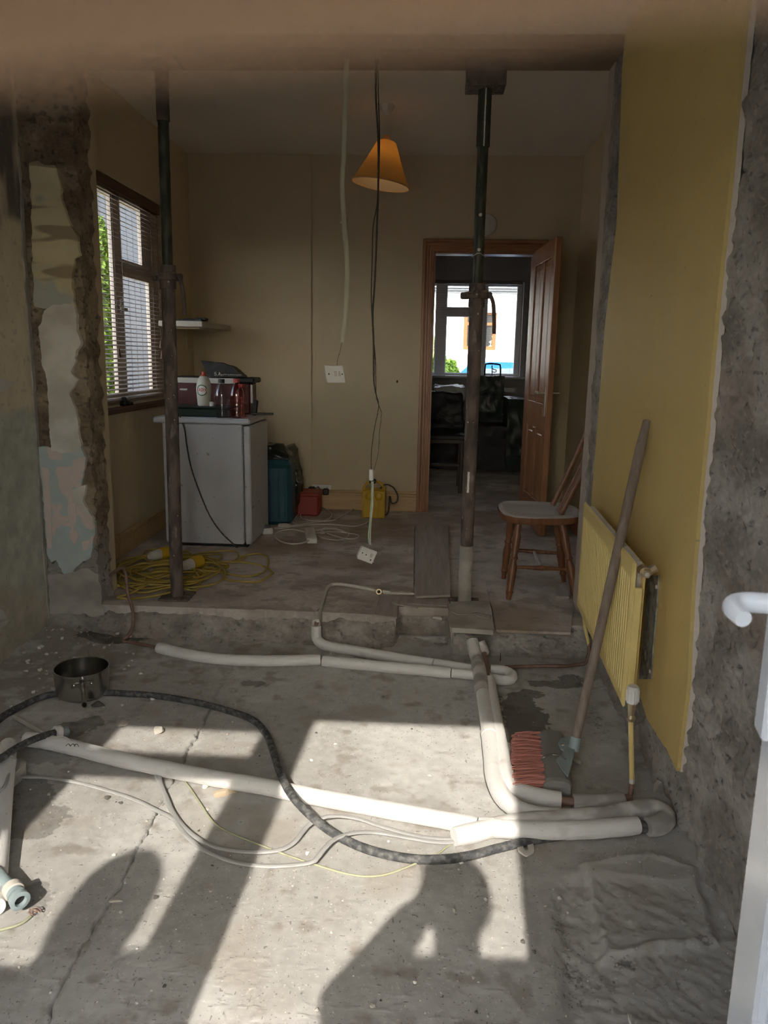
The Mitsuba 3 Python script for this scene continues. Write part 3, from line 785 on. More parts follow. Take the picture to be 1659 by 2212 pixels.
for i in range(38): put(B, 'slat', rbox((1.48, .024, .0008), .0003, (.36, 9.56, 1.16 + i * .0275)), 'm_blind')
for x in (wx(1001), wx(1104), .0): put(B, 'ladder_cord', rod((x, 9.545, 1.14), (x, 9.545, 2.21), .001, 6), 'm_sill')
# ------------------------------------------------------------------ steel props
def prop(base, top, collar_z, plate_z, label, lever, seed, uhead):
    b, t = np.array([*base, S]), np.array([*top, plate_z]); ax = (t - b) / (t[2] - b[2]); at = lambda z: b + ax * (z - S)
    P = thing('steel_prop', label, 'prop')
    put(P, 'base_plate', rough(turn(rbox((.15, .15, .010), .002), (b[0], b[1], S + .005)), .02, .003, 40, seed), 'm_rust')
    put(P, 'outer_tube', rod(b + [0, 0, .004], at(collar_z), .0315, 28), 'm_rust', smooth=40)
    put(P, 'inner_tube', rod(at(collar_z - .1), at(plate_z), .0245, 28), 'm_green_steel', smooth=40)
    put(P, 'collar', align(lathe([(.031, -.05), (.037, -.05), (.037, -.012), (.052, -.012), (.054, .0), (.052, .012), (.038, .014), (.037, .055), (.026, .056)], 30), at(collar_z), at(plate_z)), 'm_rust', smooth=40)
    c = at(collar_z); s = lever
    put(P, 'collar_lug', cat(rbox((.04, .022, .030), .008, c + [-.055, 0, .0]), rbox((.03, .022, .028), .006, c + [.055, 0, .004])), 'm_rust')
    put(P, 'lever', tube(spline([c + [.055, -.02, .01], c + [.07, -.03, -.02], c + [.078, -.03, -.06], c + [.085, -.03, -.17]], .01), .0085, 12), 'm_rust', smooth=50)
    put(P, 'pin', tube(spline([c + [-.07, -.03, .005], c + [-.03, -.04, .012], c + [.05, -.04, .02]], .01), .006, 10), 'm_rust', smooth=50)
    return P, at


PL, atL = prop((-1.213, 3.688), (-1.2, 3.69), at_y(365, 600, 3.69)[2], ZB - .012, 'rusty steel prop standing in front of the white fridge', 1, 1, False)
put(PL, 'wire', tube(spline([atL(1.72) + [.03, -.02, 0], atL(1.66) + [.075, -.03, 0], atL(1.58) + [.085, -.03, 0], atL(1.53) + [.075, -.03, 0]], .01), .0018, 6), 'm_dark_cable')
put(PL, 'head_tube', rod(atL(2.36), atL(ZB - .012), .029, 24), 'm_rust', smooth=40); put(PL, 'head_plate', rbox((.16, .16, .010), .002, atL(ZB - .006)), 'm_rust')
PR, atR = prop((.227, 3.745), (.226, 3.72), at_y(1028, 640, 3.75)[2], ZB - .012, 'rusty steel prop standing in front of the doorway', 1, 2, True)
put(PR, 'head_tube', rod(atR(2.27), atR(2.50), .0300, 28), 'm_green_steel', smooth=40)
put(PR, 'weld_strip', rbox((.006, .006, .27), .002, atR(2.40) + [.002, -.031, 0]), 'm_off_white', label='pale drip down the head')
uh = cat(rbox((.17, .13, .008), .002, atR(2.505)), rbox((.17, .008, .165), .003, atR(2.505) + [0, -.065, .078]), rbox((.17, .008, .10), .003, atR(2.505) + [0, .065, .048]), rbox((.16, .12, .09), .004, atR(2.505) + [0, 0, .05]))
put(PR, 'fork_head', uh, 'm_rust')
for z in (1.83, 1.98): put(PR, 'hole_rim', turn(trimesh.creation.cylinder(.0075, .004, sections=16), atR(z) + [0, -.0245, 0], rx=math.pi / 2), 'm_off_white')
put(PR, 'paint_mark', rough(rbox((.010, .003, .10), .001, atR(S + .62) + [-.006, -.0315, 0]), .008, .003, 60, 3), 'm_white_plastic', label='white paint drip')
put(PR, 'wire', tube(spline([atR(1.80) + [-.032, -.01, 0], atR(1.815) + [0, -.034, 0], atR(1.80) + [.032, -.01, 0]], .01), .0016, 6), 'm_off_white')
pc_ = rough(rod(b_ := atR(S + .006), atR(S + .30), .0335, 40), .012, .0035, 40, 4); put(PR, 'plaster_coat', pc_, 'm_cement', smooth=50, label='plaster splashed round the foot')
put(PR, 'slot', rbox((.012, .004, .05), .0019, atR(1.66) + [-.002, -.0325, 0]), 'm_off_white')

# ------------------------------------------------------------------ lamp
LM = thing('pendant_lamp', 'amber conical pendant lamp hanging tilted from the far ceiling', 'lamp')
lx, ly = -.27, 4.93; lt = math.radians(8)
put(LM, 'ceiling_rose', lathe([(0, -.055), (.012, -.055), (.020, -.045), (.042, -.020), (.052, 0), (0, 0)], 28, (lx, ly, ZC)), 'm_off_white', smooth=40)
put(LM, 'cord', tube(spline([(lx, ly, ZC - .05), (lx + .003, ly, 2.71), (lx + .001, ly, 2.63)], .02), .003, 8), 'm_off_white')
put(LM, 'lampholder', align(lathe([(0, -.01), (.018, -.01), (.020, .03), (.012, .045), (0, .045)], 20), (lx - .001, ly, 2.585), (lx + .0035, ly, 2.65)), 'm_shade', smooth=40)
sh = [(.022, .245), (.045, .243), (.058, .236), (.067, .215), (.106, .13), (.150, .042), (.173, .0)]
put(LM, 'shade', turn(lathe(sh, 48), (lx - .030, ly, 2.355), ry=lt), 'm_lampshade', smooth=50)
put(LM + '__shade', 'lining', turn(lathe([(r - .002, z) for r, z in sh[1:]], 48), (lx - .030, ly, 2.3545), ry=lt), 'm_lining', smooth=50, label='pale lining')
put(LM + '__shade', 'rim', turn(lathe([(.171, -.004), (.175, -.004), (.175, .004), (.171, .004), (.171, -.004)], 48), (lx - .030, ly, 2.355), ry=lt), 'm_shade')
k = numbered(LM + '__bulb')
scene[k] = mikit.ply(trimesh.creation.icosphere(2, .030).apply_translation((lx - .010, ly, 2.50)), 'm_white_plastic', True, emitter={'type': 'area', 'radiance': {'type': 'rgb', 'value': [1.1, .74, .35]}})

# ------------------------------------------------------------------ things that hang from the beam
HY = 3.66
C = thing('cable_trunking', 'pale flat cable conduit hanging from the beam left of the lamp', 'cable conduit')
tr = [at_y(x, y, HY) for x, y in [(750, 90), (748, 160), (745, 240), (743, 330), (739, 400), (742, 460), (748, 540), (750, 600), (746, 680), (740, 740)]]; tr[0][2] = 2.655
put(C, 'strip', tube(spline(tr, .03), .0105, 10, .45, up=[0, 1, 0]), 'm_cable_green', smooth=50)
put(C, 'wire', tube(spline([at_y(x, y, HY) for x, y in [(739, 738), (735, 758), (731, 770), (728, 785), (729, 796)]], .01), .0014, 6), 'm_copper')
for x, y in ((736, 480), (740, 500), (743, 516)): put(C, 'clip', turn(trimesh.creation.cylinder(.005, .004, sections=12), at_y(x, y, HY - .008), rx=math.pi / 2), 'm_off_white')
SWX = thing('light_switch', 'white double light switch dangling from the pale conduit', 'light switch')
sw = at_y(723, 808, HY - .01)


def hung(parent, name, m, at, rz, ry, mat_, **kw):
    m = turn(m, ry=ry); put(parent, name, turn(m, at, rz=rz), mat_, **kw)


sk = np.eye(4); sk[0, 2] = -.16
def skew(m): m = m.copy(); m.apply_transform(sk); return m
hung(SWX, 'plate', skew(rbox((.088, .010, .080), .003)), sw, .25, 0, 'm_white_plastic')
hung(SWX, 'back_box', skew(rbox((.080, .03, .072), .003, (.004, .02, 0))), sw, .25, 0, 'm_off_white')
for x in (.004, .020): hung(SWX, 'rocker', skew(rbox((.012, .007, .024), .002, (x, -.006, .002))), sw, .25, 0, 'm_off_white')
for x in (-.028, .034): hung(SWX, 'screw', turn(trimesh.creation.cylinder(.0035, .003, sections=12), (x, -.006, 0), rx=math.pi / 2), sw, .25, 0, 'm_black')
C = thing('hanging_wires', 'dark twisted wires hanging down past the lamp', 'wire')
w1 = [(812, 120), (812, 160), (812, 210), (817, 300), (817, 400), (814, 500), (810, 600), (805, 680), (807, 740), (808, 830), (815, 860), (818, 880), (808, 930), (802, 980), (802, 1018)]
w2 = [(817, 120), (817, 200), (820, 290), (818, 380), (815, 440), (806, 490), (804, 560), (802, 640), (806, 720), (811, 780), (813, 860), (824, 890), (820, 930), (816, 985), (806, 1020)]
for i, (w, r, m) in enumerate(((w1, .0042, 'm_dark_cable'), (w2, .0026, 'm_dark_cable'))):
    q = [at_y(x, y, HY + .006 * i) for x, y in w]; q[0][2] = 2.655
    put(C, 'wire', tube(spline(q, .03), np.interp(np.linspace(0, 1, len(spline(q, .03))), [0, .72, .85, 1], [r, r, r * .45, r * .4]), 8), m, smooth=50)
put(C, 'connector', rbox((.022, .016, .055), .006, at_y(802, 1026, HY - .004)), 'm_white_plastic', label='white cable joint')
for i, w in enumerate(([(803, 1040), (803, 1080), (799, 1130), (796, 1160), (799, 1176)], [(806, 1040), (805, 1090), (801, 1135), (800, 1165), (801, 1178)])):
    put(C, 'lead', tube(spline([at_y(x, y, HY - .004 * i) for x, y in w], .02), (.0048, .0028)[i], 8), ('m_lead_green', 'm_off_white')[i], smooth=50)
SB = thing('wall_socket', 'white single socket box dangling above the far floor on green leads', 'socket')
so = at_y(793, 1199, HY); RZ, RY = .45, .42
hung(SB, 'plate', rbox((.086, .009, .066), .003), so, RZ, RY, 'm_white_plastic')
hung(SB, 'back_box', rbox((.078, .032, .060), .003, (.004, .022, .002)), so, RZ, RY, 'm_off_white')
hung(SB, 'gap', rbox((.076, .003, .058), .001, (.003, .006, .001)), so, RZ, RY, 'm_black')
hung(SB, 'rocker', rbox((.013, .006, .020), .002, (.020, -.005, .006)), so, RZ, RY, 'm_off_white')
for x, z in ((-.030, .002), (.026, -.016), (-.008, .0)): hung(SB, 'screw', turn(trimesh.creation.cylinder(.0032, .003, sections=12), (x, -.005, z), rx=math.pi / 2), so, RZ, RY, 'm_black')

# ------------------------------------------------------------------ on the far walls
DT = thing('smoke_alarm', 'round cream wall disc above the doorway', 'alarm')
dc = at_y(1050, 486, YF)
put(DT, 'cover', turn(lathe([(0, .022), (.03, .022), (.072, .016), (.082, .004), (.082, 0), (0, 0)], 40), dc, rx=math.pi / 2), 'm_off_white', smooth=40)
put(DT, 'mark', turn(rbox((.020, .03, .006), .003), dc + [-.02, -.018, -.035]), 'm_gasket')
one('wall_hook', tube(spline([at_y(863, 331, YF - .004), at_y(868, 328, YF - .03), at_y(878, 328, YF - .03), at_y(883, 333, YF - .004)], .01), .004, 8), 'm_dark_cable', 'small dark wire hook on the far wall right of the lamp', 'hook')
one('nail', rod(at_y(858, 826, YF + .01), at_y(858, 823, YF - .02), .006, 8), 'm_dark_cable', 'dark nail in the far wall left of the doorway', 'nail')
SO = thing('double_socket', 'white double socket above the skirting with a black plug in it', 'socket')
sc = at_y(695, 1059, YF)
put(SO, 'plate', rbox((.150, .010, .090), .003, sc + [0, -.005, 0]), 'm_white_plastic')
for x in (-.03, .045): put(SO, 'rocker', rbox((.014, .008, .022), .002, sc + [x, -.010, .025]), 'm_off_white')
PG = thing('black_plug', 'black plug in the right half of the double socket', 'plug')
put(PG, 'body', rbox((.048, .032, .052), .010, sc + [.036, -.026, -.006]), 'm_black')
PG2 = thing('black_plug', 'dark adaptor plug at the left of the double socket', 'plug')
put(PG2, 'body', rbox((.055, .05, .042), .010, sc + [-.075, -.035, .012]), 'm_black')
put(PG2, 'lead', tube(spline([sc + [-.05, -.04, .02], sc + [-.02, -.04, .032], sc + [-.01, -.03, .0], sc + [-.05, -.04, -.01]], .01), .003, 8), 'm_dark_cable')
sx1 = at_y(437, 700, 5.28); SHX = sx1[0]
mat('m_shelf', (.44, .40, .33), .6)
wn = at_x(270, 862, -1.80)
one('sill_tangle', rough(cat(rbox((.03, .10, .02), .008, (-1.80, wn[1], 1.042)), rbox((.025, .03, .05), .008, (-1.80, wn[1] - .01, 1.058)), rbox((.02, .14, .012), .005, (-1.80, wn[1] + .04, 1.038))), .01, .012, 45, 6), 'm_black', 'small dark tangle lying on the window board under the blind', 'cable bundle', smooth=60)
SF = thing('wall_shelf', 'white shelf on the left wall above the fridge', 'shelf')
put(SF, 'board', rbox((SHX - XL, .78, .038), .004, ((XL + SHX) / 2, 5.67, sx1[2])), 'm_shelf')
for y in (5.42, 5.9):
    put(SF, 'bracket', on_y(LineString([(XL + .006, sx1[2] - .16), (XL + .006, sx1[2] - .024), (SHX - .06, sx1[2] - .024)]).buffer(.006), y, .018), 'm_cream')
it = np.array([(XL + SHX) / 2 + .05, 5.36, sx1[2] + .022])
one('dark_rag', rough(cat(rbox((.17, .09, .022), .009, it), rbox((.07, .06, .018), .008, it + [.07, .02, .012])), .012, .008, 25, 8), 'm_black', 'dark crumpled rag lying on the white shelf', 'rag', smooth=60)
one('red_cup', lathe([(0, 0), (.02, 0), (.024, .05), (.026, .055), (.022, .055), (.020, .004), (0, .004)], 20, it + [-.13, .0, -.004]), 'm_maroon', 'small dark red cup beside the rag on the shelf', 'cup', smooth=50)

# ------------------------------------------------------------------ fridge and the things on it
FZ, FX0, FX1, FY0, FY1 = .958, -1.615, -1.066, 4.735, 5.27
FR = thing('fridge', 'white under-counter fridge standing against the left wall', 'fridge')
put(FR, 'body', rbox((FX1 - .050 - FX0, FY1 - FY0, FZ - .035 - S - .02), .006, ((FX0 + FX1 - .050) / 2, (FY0 + FY1) / 2, (S + .02 + FZ - .035) / 2)), 'm_fridge')
put(FR, 'top', rbox((FX1 - FX0 + .055, FY1 - FY0 + .03, .036), .008, ((FX0 + FX1) / 2 - .025, (FY0 + FY1) / 2, FZ - .018)), 'm_fridge')
put(FR, 'door', rbox((.040, FY1 - FY0, FZ - .045 - S - .02), .007, (FX1 - .020, (FY0 + FY1) / 2, (S + .02 + FZ - .045) / 2)), 'm_fridge')
put(FR, 'door_seal', box((FX1 - .050, FY0 + .012, S + .04), (FX1 - .040, FY1 - .01, FZ - .05)), 'm_gasket', label='dark door seal')
put(FR, 'plinth', box((FX0 + .02, FY0 + .02, S), (FX1 - .03, FY1, S + .022)), 'm_black')
put(FR, 'cord', tube(spline([at_y(x, y, FY0 - .005) for x, y in [(388, 897), (398, 925), (404, 965), (413, 1010), (430, 1060), (452, 1112), (476, 1148), (498, 1170), (514, 1184)]], .02), .0045, 8), 'm_dark_cable', smooth=50, label='black mains cord draped down the side')
TB = thing('plastic_tray', 'dark green plastic tray at the front of the fridge top', 'tray')
ty = 4.80
tx0, tx1 = at_y(372, 890, ty)[0], at_y(500, 890, ty)[0]
put(TB, 'body', rbox((tx1 - tx0, .22, .055), .008, ((tx0 + tx1) / 2, ty + .10, FZ + .028)), 'm_dark_green'); put(TB, 'rim', rbox((tx1 - tx0 + .02, .24, .010), .004, ((tx0 + tx1) / 2, ty + .10, FZ + .060)), 'm_dark_green')
RB = thing('metal_box', 'dark red box with a black lid behind the bottles', 'box')
ry_ = 5.08; rx0, rx1 = at_y(372, 840, ry_)[0], at_y(540, 840, ry_)[0]; rz = at_y(470, 826, ry_)[2]
put(RB, 'body', rbox((rx1 - rx0, .2, rz - FZ), .01, ((rx0 + rx1) / 2, ry_ + .1, (rz + FZ) / 2)), 'm_maroon')
put(RB, 'lid', rbox((rx1 - rx0 + .03, .22, .035), .014, ((rx0 + rx1) / 2 + .015, ry_ + .1, rz + .016)), 'm_black')
put(RB, 'handle_band', rbox((rx1 - rx0 - .1, .012, .035), .004, ((rx0 + rx1) / 2 - .05, ry_ - .008, rz + .01)), 'm_off_white', label='pale band under the lid'); put(RB, 'corner_strip', rbox((.014, .012, .12), .003, (rx1 + .012, ry_ - .004, rz - .07)), 'm_off_white')
for x in (-.10, .02): put(RB, 'catch', rbox((.05, .012, .012), .003, ((rx0 + rx1) / 2 + x - .08, ry_ - .005, rz - .05)), 'm_off_white')
BG = thing('black_packet', 'black packet with pale lettering lying on the dark red box', 'packet')
by = ry_ - .01; bq = [at_y(x, y, by) for x, y in [(434, 779), (480, 785), (503, 793), (528, 815), (450, 816), (444, 800)]]
put(BG, 'bag', rough(on_y(Polygon([q[[0, 2]] for q in bq]), by + .10, .10), .02, .006, 20, 6), 'm_black', smooth=40)
tm = meshkit.text_mesh('S.A.', .022, .0015); tm.apply_transform(trimesh.transformations.rotation_matrix(math.pi / 2, [1, 0, 0])); tq = at_y(462, 812, by - .012)
put(BG, 'lettering', turn(tm, tq + [0, 0, .003], ry=.02), 'm_off_white')
gq = np.random.default_rng(4); put(BG, 'small_print', cat(*[turn(rbox((.0022, .0015, gq.uniform(.006, .013)), .0004), tq + [.050 + .0068 * i, 0, .009 + gq.uniform(-.002, .002)], ry=gq.uniform(-.4, .4)) for i in range(20)]), 'm_off_white')
# bottles
def bottle_at(px, py, y): return at_y(px, py, y)
SP = thing('washing_up_bottle', 'white washing-up liquid bottle with a red cap on the fridge', 'bottle')
sb = np.array([at_y(441, 866, 4.86)[0], 4.86, FZ + .064]); hs = at_y(441, 803, 4.86)[2] - sb[2]
pr = [(0, 0), (.030, 0), (.036, .006), (.040, .35), (.042, .5), (.040, .62), (.033, .76), (.022, .86), (.017, .88), (0, .88)]
put(SP, 'body', turn(lathe([(r * 1.12, z * hs if z > .01 else z) for r, z in pr], 36), sb), 'm_soap', smooth=40)
put(SP, 'cap', turn(lathe([(0, .83 * hs), (.0215, .83 * hs), (.0205, .90 * hs), (.011, .915 * hs), (.010, hs), (0, hs)], 24), sb), 'm_red_cap', smooth=40, label='red cap')
def arc_band(r, z0, z1, a0, a1, at, n=24):
    return grid(lambda u, v: np.c_[at[0] + r * np.sin(a0 + (a1 - a0) * u), at[1] - r * np.cos(a0 + (a1 - a0) * u), at[2] + z0 + (z1 - z0) * v], n, 3)
def on_bottle(m, r, at, z):      # wraps a flat shape (x right, y up) round the bottle's front
    v = np.array(m.vertices); a = v[:, 0] / r; m = m.copy(); m.vertices = np.c_[at[0] + (r + v[:, 2]) * np.sin(a), at[1] - (r + v[:, 2]) * np.cos(a), at[2] + z + v[:, 1]]; return m
ring = trimesh.creation.extrude_polygon(Point(0, 0).buffer(.034).difference(Point(0, 0).buffer(.0285)).difference(Polygon([(-.05, -.008), (.05, -.008), (.05, .012), (-.05, .012)]).difference(Polygon([(-.05, -.05), (-.02, -.05), (-.02, .05), (-.05, .05)]))), .0006, engine='earcut')
disc = trimesh.creation.extrude_polygon(Point(0, 0).buffer(.028), .0005, engine='earcut')
put(SP, 'label', on_bottle(trimesh.Trimesh(*trimesh.remesh.subdivide_to_size(disc.vertices, disc.faces, .006)), .0475, sb, hs * .47), 'm_label_white'); put(SP, 'label_ring', on_bottle(trimesh.Trimesh(*trimesh.remesh.subdivide_to_size(ring.vertices, ring.faces, .006)), .0476, sb, hs * .47), 'm_label_green')
tx = meshkit.text_mesh('FAIRY', .018, .0006, bold=True); tx.apply_translation([-tx.bounds[:, 0].mean(), -.009, .0008]); tx.apply_transform(np.diag([.82, 1, 1, 1])); put('washing_up_bottle__label', 'lettering', on_bottle(tx, .0478, sb, hs * .48), 'm_label_red')


def bottle(name, label, px, py0, py1, y, rad, mb, mc, z0=FZ, kink=0):
    B = thing(name, label, 'bottle', None); q = np.array([at_y(px, py0, y)[0], y, z0]); h = at_y(px, py1, y)[2] - z0
    pr = [(.0, .002), (.7, .002), (.95, .015), (1, .05), (1, .16), (.93, .19), (1, .22), (1, .36), (.93, .39), (1, .42), (1, .58), (.94, .68), (.72, .80), (.42, .87), (.36, .90), (.36, .95)]
    put(B, 'body', turn(lathe([(r * rad, z * h) for r, z in pr], 32), q), mb, smooth=50)
    put(B, 'cap', turn(lathe([(0, .90 * h), (.42 * rad, .90 * h), (.42 * rad, h), (0, h)], 20), q), mc, smooth=30)
    return B


bottle('clear_bottle', 'clear plastic bottle with a dark cap at the fridge edge', 480, 897, 819, 4.765, .0455, 'm_clear', 'm_dark_green')
bottle('pink_bottle', 'pinkish plastic bottle with a red cap, nearest the fridge corner', 512, 899, 818, 4.775, .046, 'm_pink_clear', 'm_red_cap')
bottle('pink_bottle', 'reddish plastic bottle half hidden behind the pink one', 522, 890, 830, 4.90, .042, 'm_pink_clear', 'm_red_cap')
one('screw_top', lathe([(0, 0), (.014, 0), (.014, .025), (.012, .028), (0, .028)], 16, (at_y(458, 862, 4.86)[0], 4.85, FZ + .064)), 'm_white_plastic', 'small white cap beside the washing-up bottle', 'bottle cap')
HT = thing('hand_tool', 'dark hand tool lying on the right corner of the fridge', 'tool')
hq = at_y(551, 880, 5.02); hq[2] = FZ
put(HT, 'grip', turn(rbox((.032, .026, .10), .009), hq + [0, 0, .05], ry=.12), 'm_black'); put(HT, 'blade', turn(rbox((.15, .022, .014), .004), hq + [.045, -.01, .012], rz=.1), 'm_black_gloss')

# ------------------------------------------------------------------ cans, boxes and the transformer by the far wall
JC = thing('jerrycan', 'teal plastic jerrycan standing behind the fridge', 'jerrycan')
jy = 5.40; jx0, jx1 = at_y(560, 1130, jy)[0], at_y(629, 1130, jy)[0]; jz = at_y(600, 985, jy)[2]
put(JC, 'body', rbox((jx1 - jx0, .22, jz - S - .06), .03, ((jx0 + jx1) / 2, jy + .11, (S + jz - .06) / 2)), 'm_teal', smooth=30)
put(JC, 'shoulder', turn(trimesh.convex.convex_hull(np.array([[sx * (jx1 - jx0) / 2 * a, sy * .10 * a, z] for sx in (-1, 1) for sy in (-1, 1) for a, z in ((.97, 0), (.6, .06))])), ((jx0 + jx1) / 2, jy + .11, jz - .065)), 'm_teal')
put(JC, 'rib', cat(*[rbox((.010, .012, jz - S - .16), .004, (jx0 + (jx1 - jx0) * t, jy - .002, (S + jz) / 2 - .03)) for t in (.62, .82)]), 'm_teal')
put(JC, 'handle', tube(spline([((jx0 + jx1) / 2 - .05, jy + .11, jz - .01), ((jx0 + jx1) / 2 - .04, jy + .11, jz + .03), ((jx0 + jx1) / 2 + .04, jy + .11, jz + .03), ((jx0 + jx1) / 2 + .05, jy + .11, jz - .01)], .01), .011, 10), 'm_teal')
bb = [at_y(x, y, 5.72)[[0, 2]] for x, y in [(575, 1100), (577, 985), (585, 968), (604, 974), (612, 967), (630, 964), (637, 985), (642, 1010), (650, 1035), (648, 1070), (642, 1100), (640, 1104)]]
bm = on_y(Polygon(bb), 5.84, .24); bm.vertices[:, 2] = np.maximum(bm.vertices[:, 2], S)
bv = trimesh.Trimesh(*trimesh.remesh.subdivide_to_size(bm.vertices, bm.faces, .02, max_iter=12)); bv.merge_vertices(); q = np.array(bv.vertices)
q[:, :3] += (.05 * (np.stack([meshkit.fbm(q * 14 + 5 * i, 3, i) for i in range(3)], 1) - .5)); q[:, 2] = np.maximum(q[:, 2], S + .001); bv.vertices = q
one('bin_bag', bv, 'm_bag', 'glossy black bin bag bulging behind the teal jerrycan', 'bag', smooth=60)
gx = at_y(600, 985, 5.42)
gm = rough(trimesh.convex.convex_hull(np.array([[x, y, z] for x in (jx0 - .01, jx1 - .02) for y in (jy + .02, jy + .20) for z in (jz - .03, jz + .01)] + [[jx0 + .06, jy + .05, jz + .07], [jx0 + .15, jy + .12, jz + .07], [jx0 + .05, jy + .16, jz + .08]])), .02, .014, 16, 4)
one('plastic_bag', gm, 'm_bag', 'dark green plastic bag draped over the jerrycan top', 'bag', smooth=60)
RX = thing('red_case', 'low red plastic case beside the bin bag', 'case')
xx0, xx1 = at_y(640, 1100, 5.76)[0], at_y(688, 1100, 5.76)[0]; xz = at_y(670, 1071, 5.76)[2]
put(RX, 'body', rbox((xx1 - xx0, .2, xz - S), .012, ((xx0 + xx1) / 2, 5.87, (xz + S) / 2)), 'm_red'); put(RX, 'lid', rbox((xx1 - xx0 + .01, .21, .03), .01, ((xx0 + xx1) / 2, 5.87, xz + .005)), 'm_red')
YT = thing('transformer', 'yellow site transformer standing by the skirting', 'transformer')
q0 = floor_at(782, 1119, S); yy = q0[1]; yx0, yx1 = q0[0], at_y(830, 1119, yy)[0]; yz = at_y(806, 1060, yy)[2]; ym = (yx0 + yx1) / 2; yw = yx1 - yx0
put(YT, 'body', rbox((yw, .15, yz - S), .008, (ym, yy + .075, (yz + S) / 2)), 'm_yellow')
put(YT, 'side_rib', cat(rbox((.012, .165, yz - S), .004, (yx0 + .004, yy + .075, (yz + S) / 2)), rbox((.012, .165, yz - S), .004, (yx1 - .004, yy + .075, (yz + S) / 2)), rbox((.010, .010, (yz - S) * .6), .003, (yx1 - yw * .25, yy - .004, S + (yz - S) * .32))), 'm_yellow')
hz = at_y(806, 1045, yy)[2]
put(YT, 'handle', tube(spline([(yx0 + .006, yy + .04, yz - .01), (yx0 + .012, yy + .05, yz + .02), (yx0 + .04, yy + .07, hz), (ym, yy + .07, hz + .004), (yx1 - .04, yy + .07, hz), (yx1 - .012, yy + .05, yz + .02), (yx1 - .006, yy + .04, yz - .01)], .008), .009, 12), 'm_yellow', smooth=50)
for t in (.30, .74): put(YT, 'outlet', turn(lathe([(0, .016), (.018, .016), (.027, .010), (.029, 0), (0, 0)], 28), (yx0 + yw * t, yy - .001, yz - .045), rx=math.pi / 2), 'm_yellow', smooth=35)
put(YT + '__handle', 'black_cap', rbox((.05, .04, .035), .010, (ym - .01, yy + .05, hz + .012)), 'm_black')
put(YT, 'cord', tube(spline([(yx1 - .04, yy + .10, yz + .0), (yx1 + .0, yy + .09, yz + .035), (yx1 + .06, yy + .06, yz + .02), (yx1 + .095, yy + .05, yz - .04), (yx1 + .09, yy + .05, yz - .09), (yx1 + .05, yy + .05, yz - .10), (yx1 + .035, yy + .06, yz - .05), (yx1 + .03, yy + .06, S + .05), (yx1 + .01, yy + .07, S + .012)], .012), .006, 8), 'm_dark_cable', smooth=50, label='black cord')


def coil(pts, z, r, amp=.004, step=.015, seed=0):
    q = np.array([floor_at(x, y, S + r)[:2] for x, y in pts]); n = len(q); g = np.random.default_rng(seed)
    zz = S + r + np.abs(g.normal(0, amp, n)); return tube(spline(np.c_[q, zz], step), r, 8)


EX = thing('extension_lead', 'white extension lead coiled loosely on the far floor', 'extension lead')
wp = [(705, 1072), (703, 1086), (697, 1096), (690, 1098), (664, 1103), (650, 1112), (655, 1122), (690, 1127), (720, 1124), (745, 1112), (765, 1100), (778, 1098), (795, 1105), (800, 1118), (792, 1130), (770, 1137), (740, 1136), (712, 1134), (680, 1133), (640, 1138), (620, 1141),
      (600, 1143), (592, 1142), (600, 1140), (640, 1136), (700, 1126), (716, 1118), (712, 1108), (690, 1096), (680, 1094), (655, 1105), (632, 1125), (640, 1134)]
put(EX, 'lead', coil(wp, 0, .0048, .006, seed=2), 'm_cable_white', smooth=50)
put(EX, 'lead', coil([(680, 1164), (665, 1174), (640, 1176), (610, 1172), (594, 1160), (600, 1150), (630, 1147), (662, 1150), (690, 1146), (720, 1148), (752, 1152), (772, 1156), (773, 1162), (755, 1166), (730, 1162), (700, 1150), (694, 1144), (706, 1140), (712, 1146), (700, 1152), (684, 1152)], 0, .0048, .006, seed=3), 'm_cable_white', smooth=50)
put(EX, 'lead', coil([(684, 1158), (700, 1166), (730, 1167), (750, 1162), (752, 1155), (735, 1150), (705, 1150), (680, 1154)], 0, .0048, .006, seed=5), 'm_cable_white', smooth=50)
b0, b1 = floor_at(669, 1141, S + .03), floor_at(674, 1165, S + .03); bl = np.linalg.norm(b1 - b0)
put(EX, 'socket_block', turn(rbox((.070, bl, .036), .006), (*((b0 + b1) / 2)[:2], S + .018), rz=math.atan2(-(b1 - b0)[0], (b1 - b0)[1]) + math.pi), 'm_white_plastic')
WP = thing('white_adaptor', 'white plug adaptor on the floor by the fridge foot', 'plug')
wq = floor_at(578, 1153, S); put(WP, 'body', rbox((.075, .05, .040), .008, wq + [0, 0, .02], rz=.2), 'm_white_plastic'); put(WP, 'top', rbox((.05, .04, .02), .006, wq + [-.005, .01, .048], rz=.2), 'm_gasket')
WP = thing('grey_junction_block', 'pale cable block lying between the adaptor and the white coil', 'cable block')
wq = floor_at(614, 1140, S); put(WP, 'body', rbox((.085, .05, .03), .008, wq + [0, 0, .015], rz=-.1), 'm_off_white')

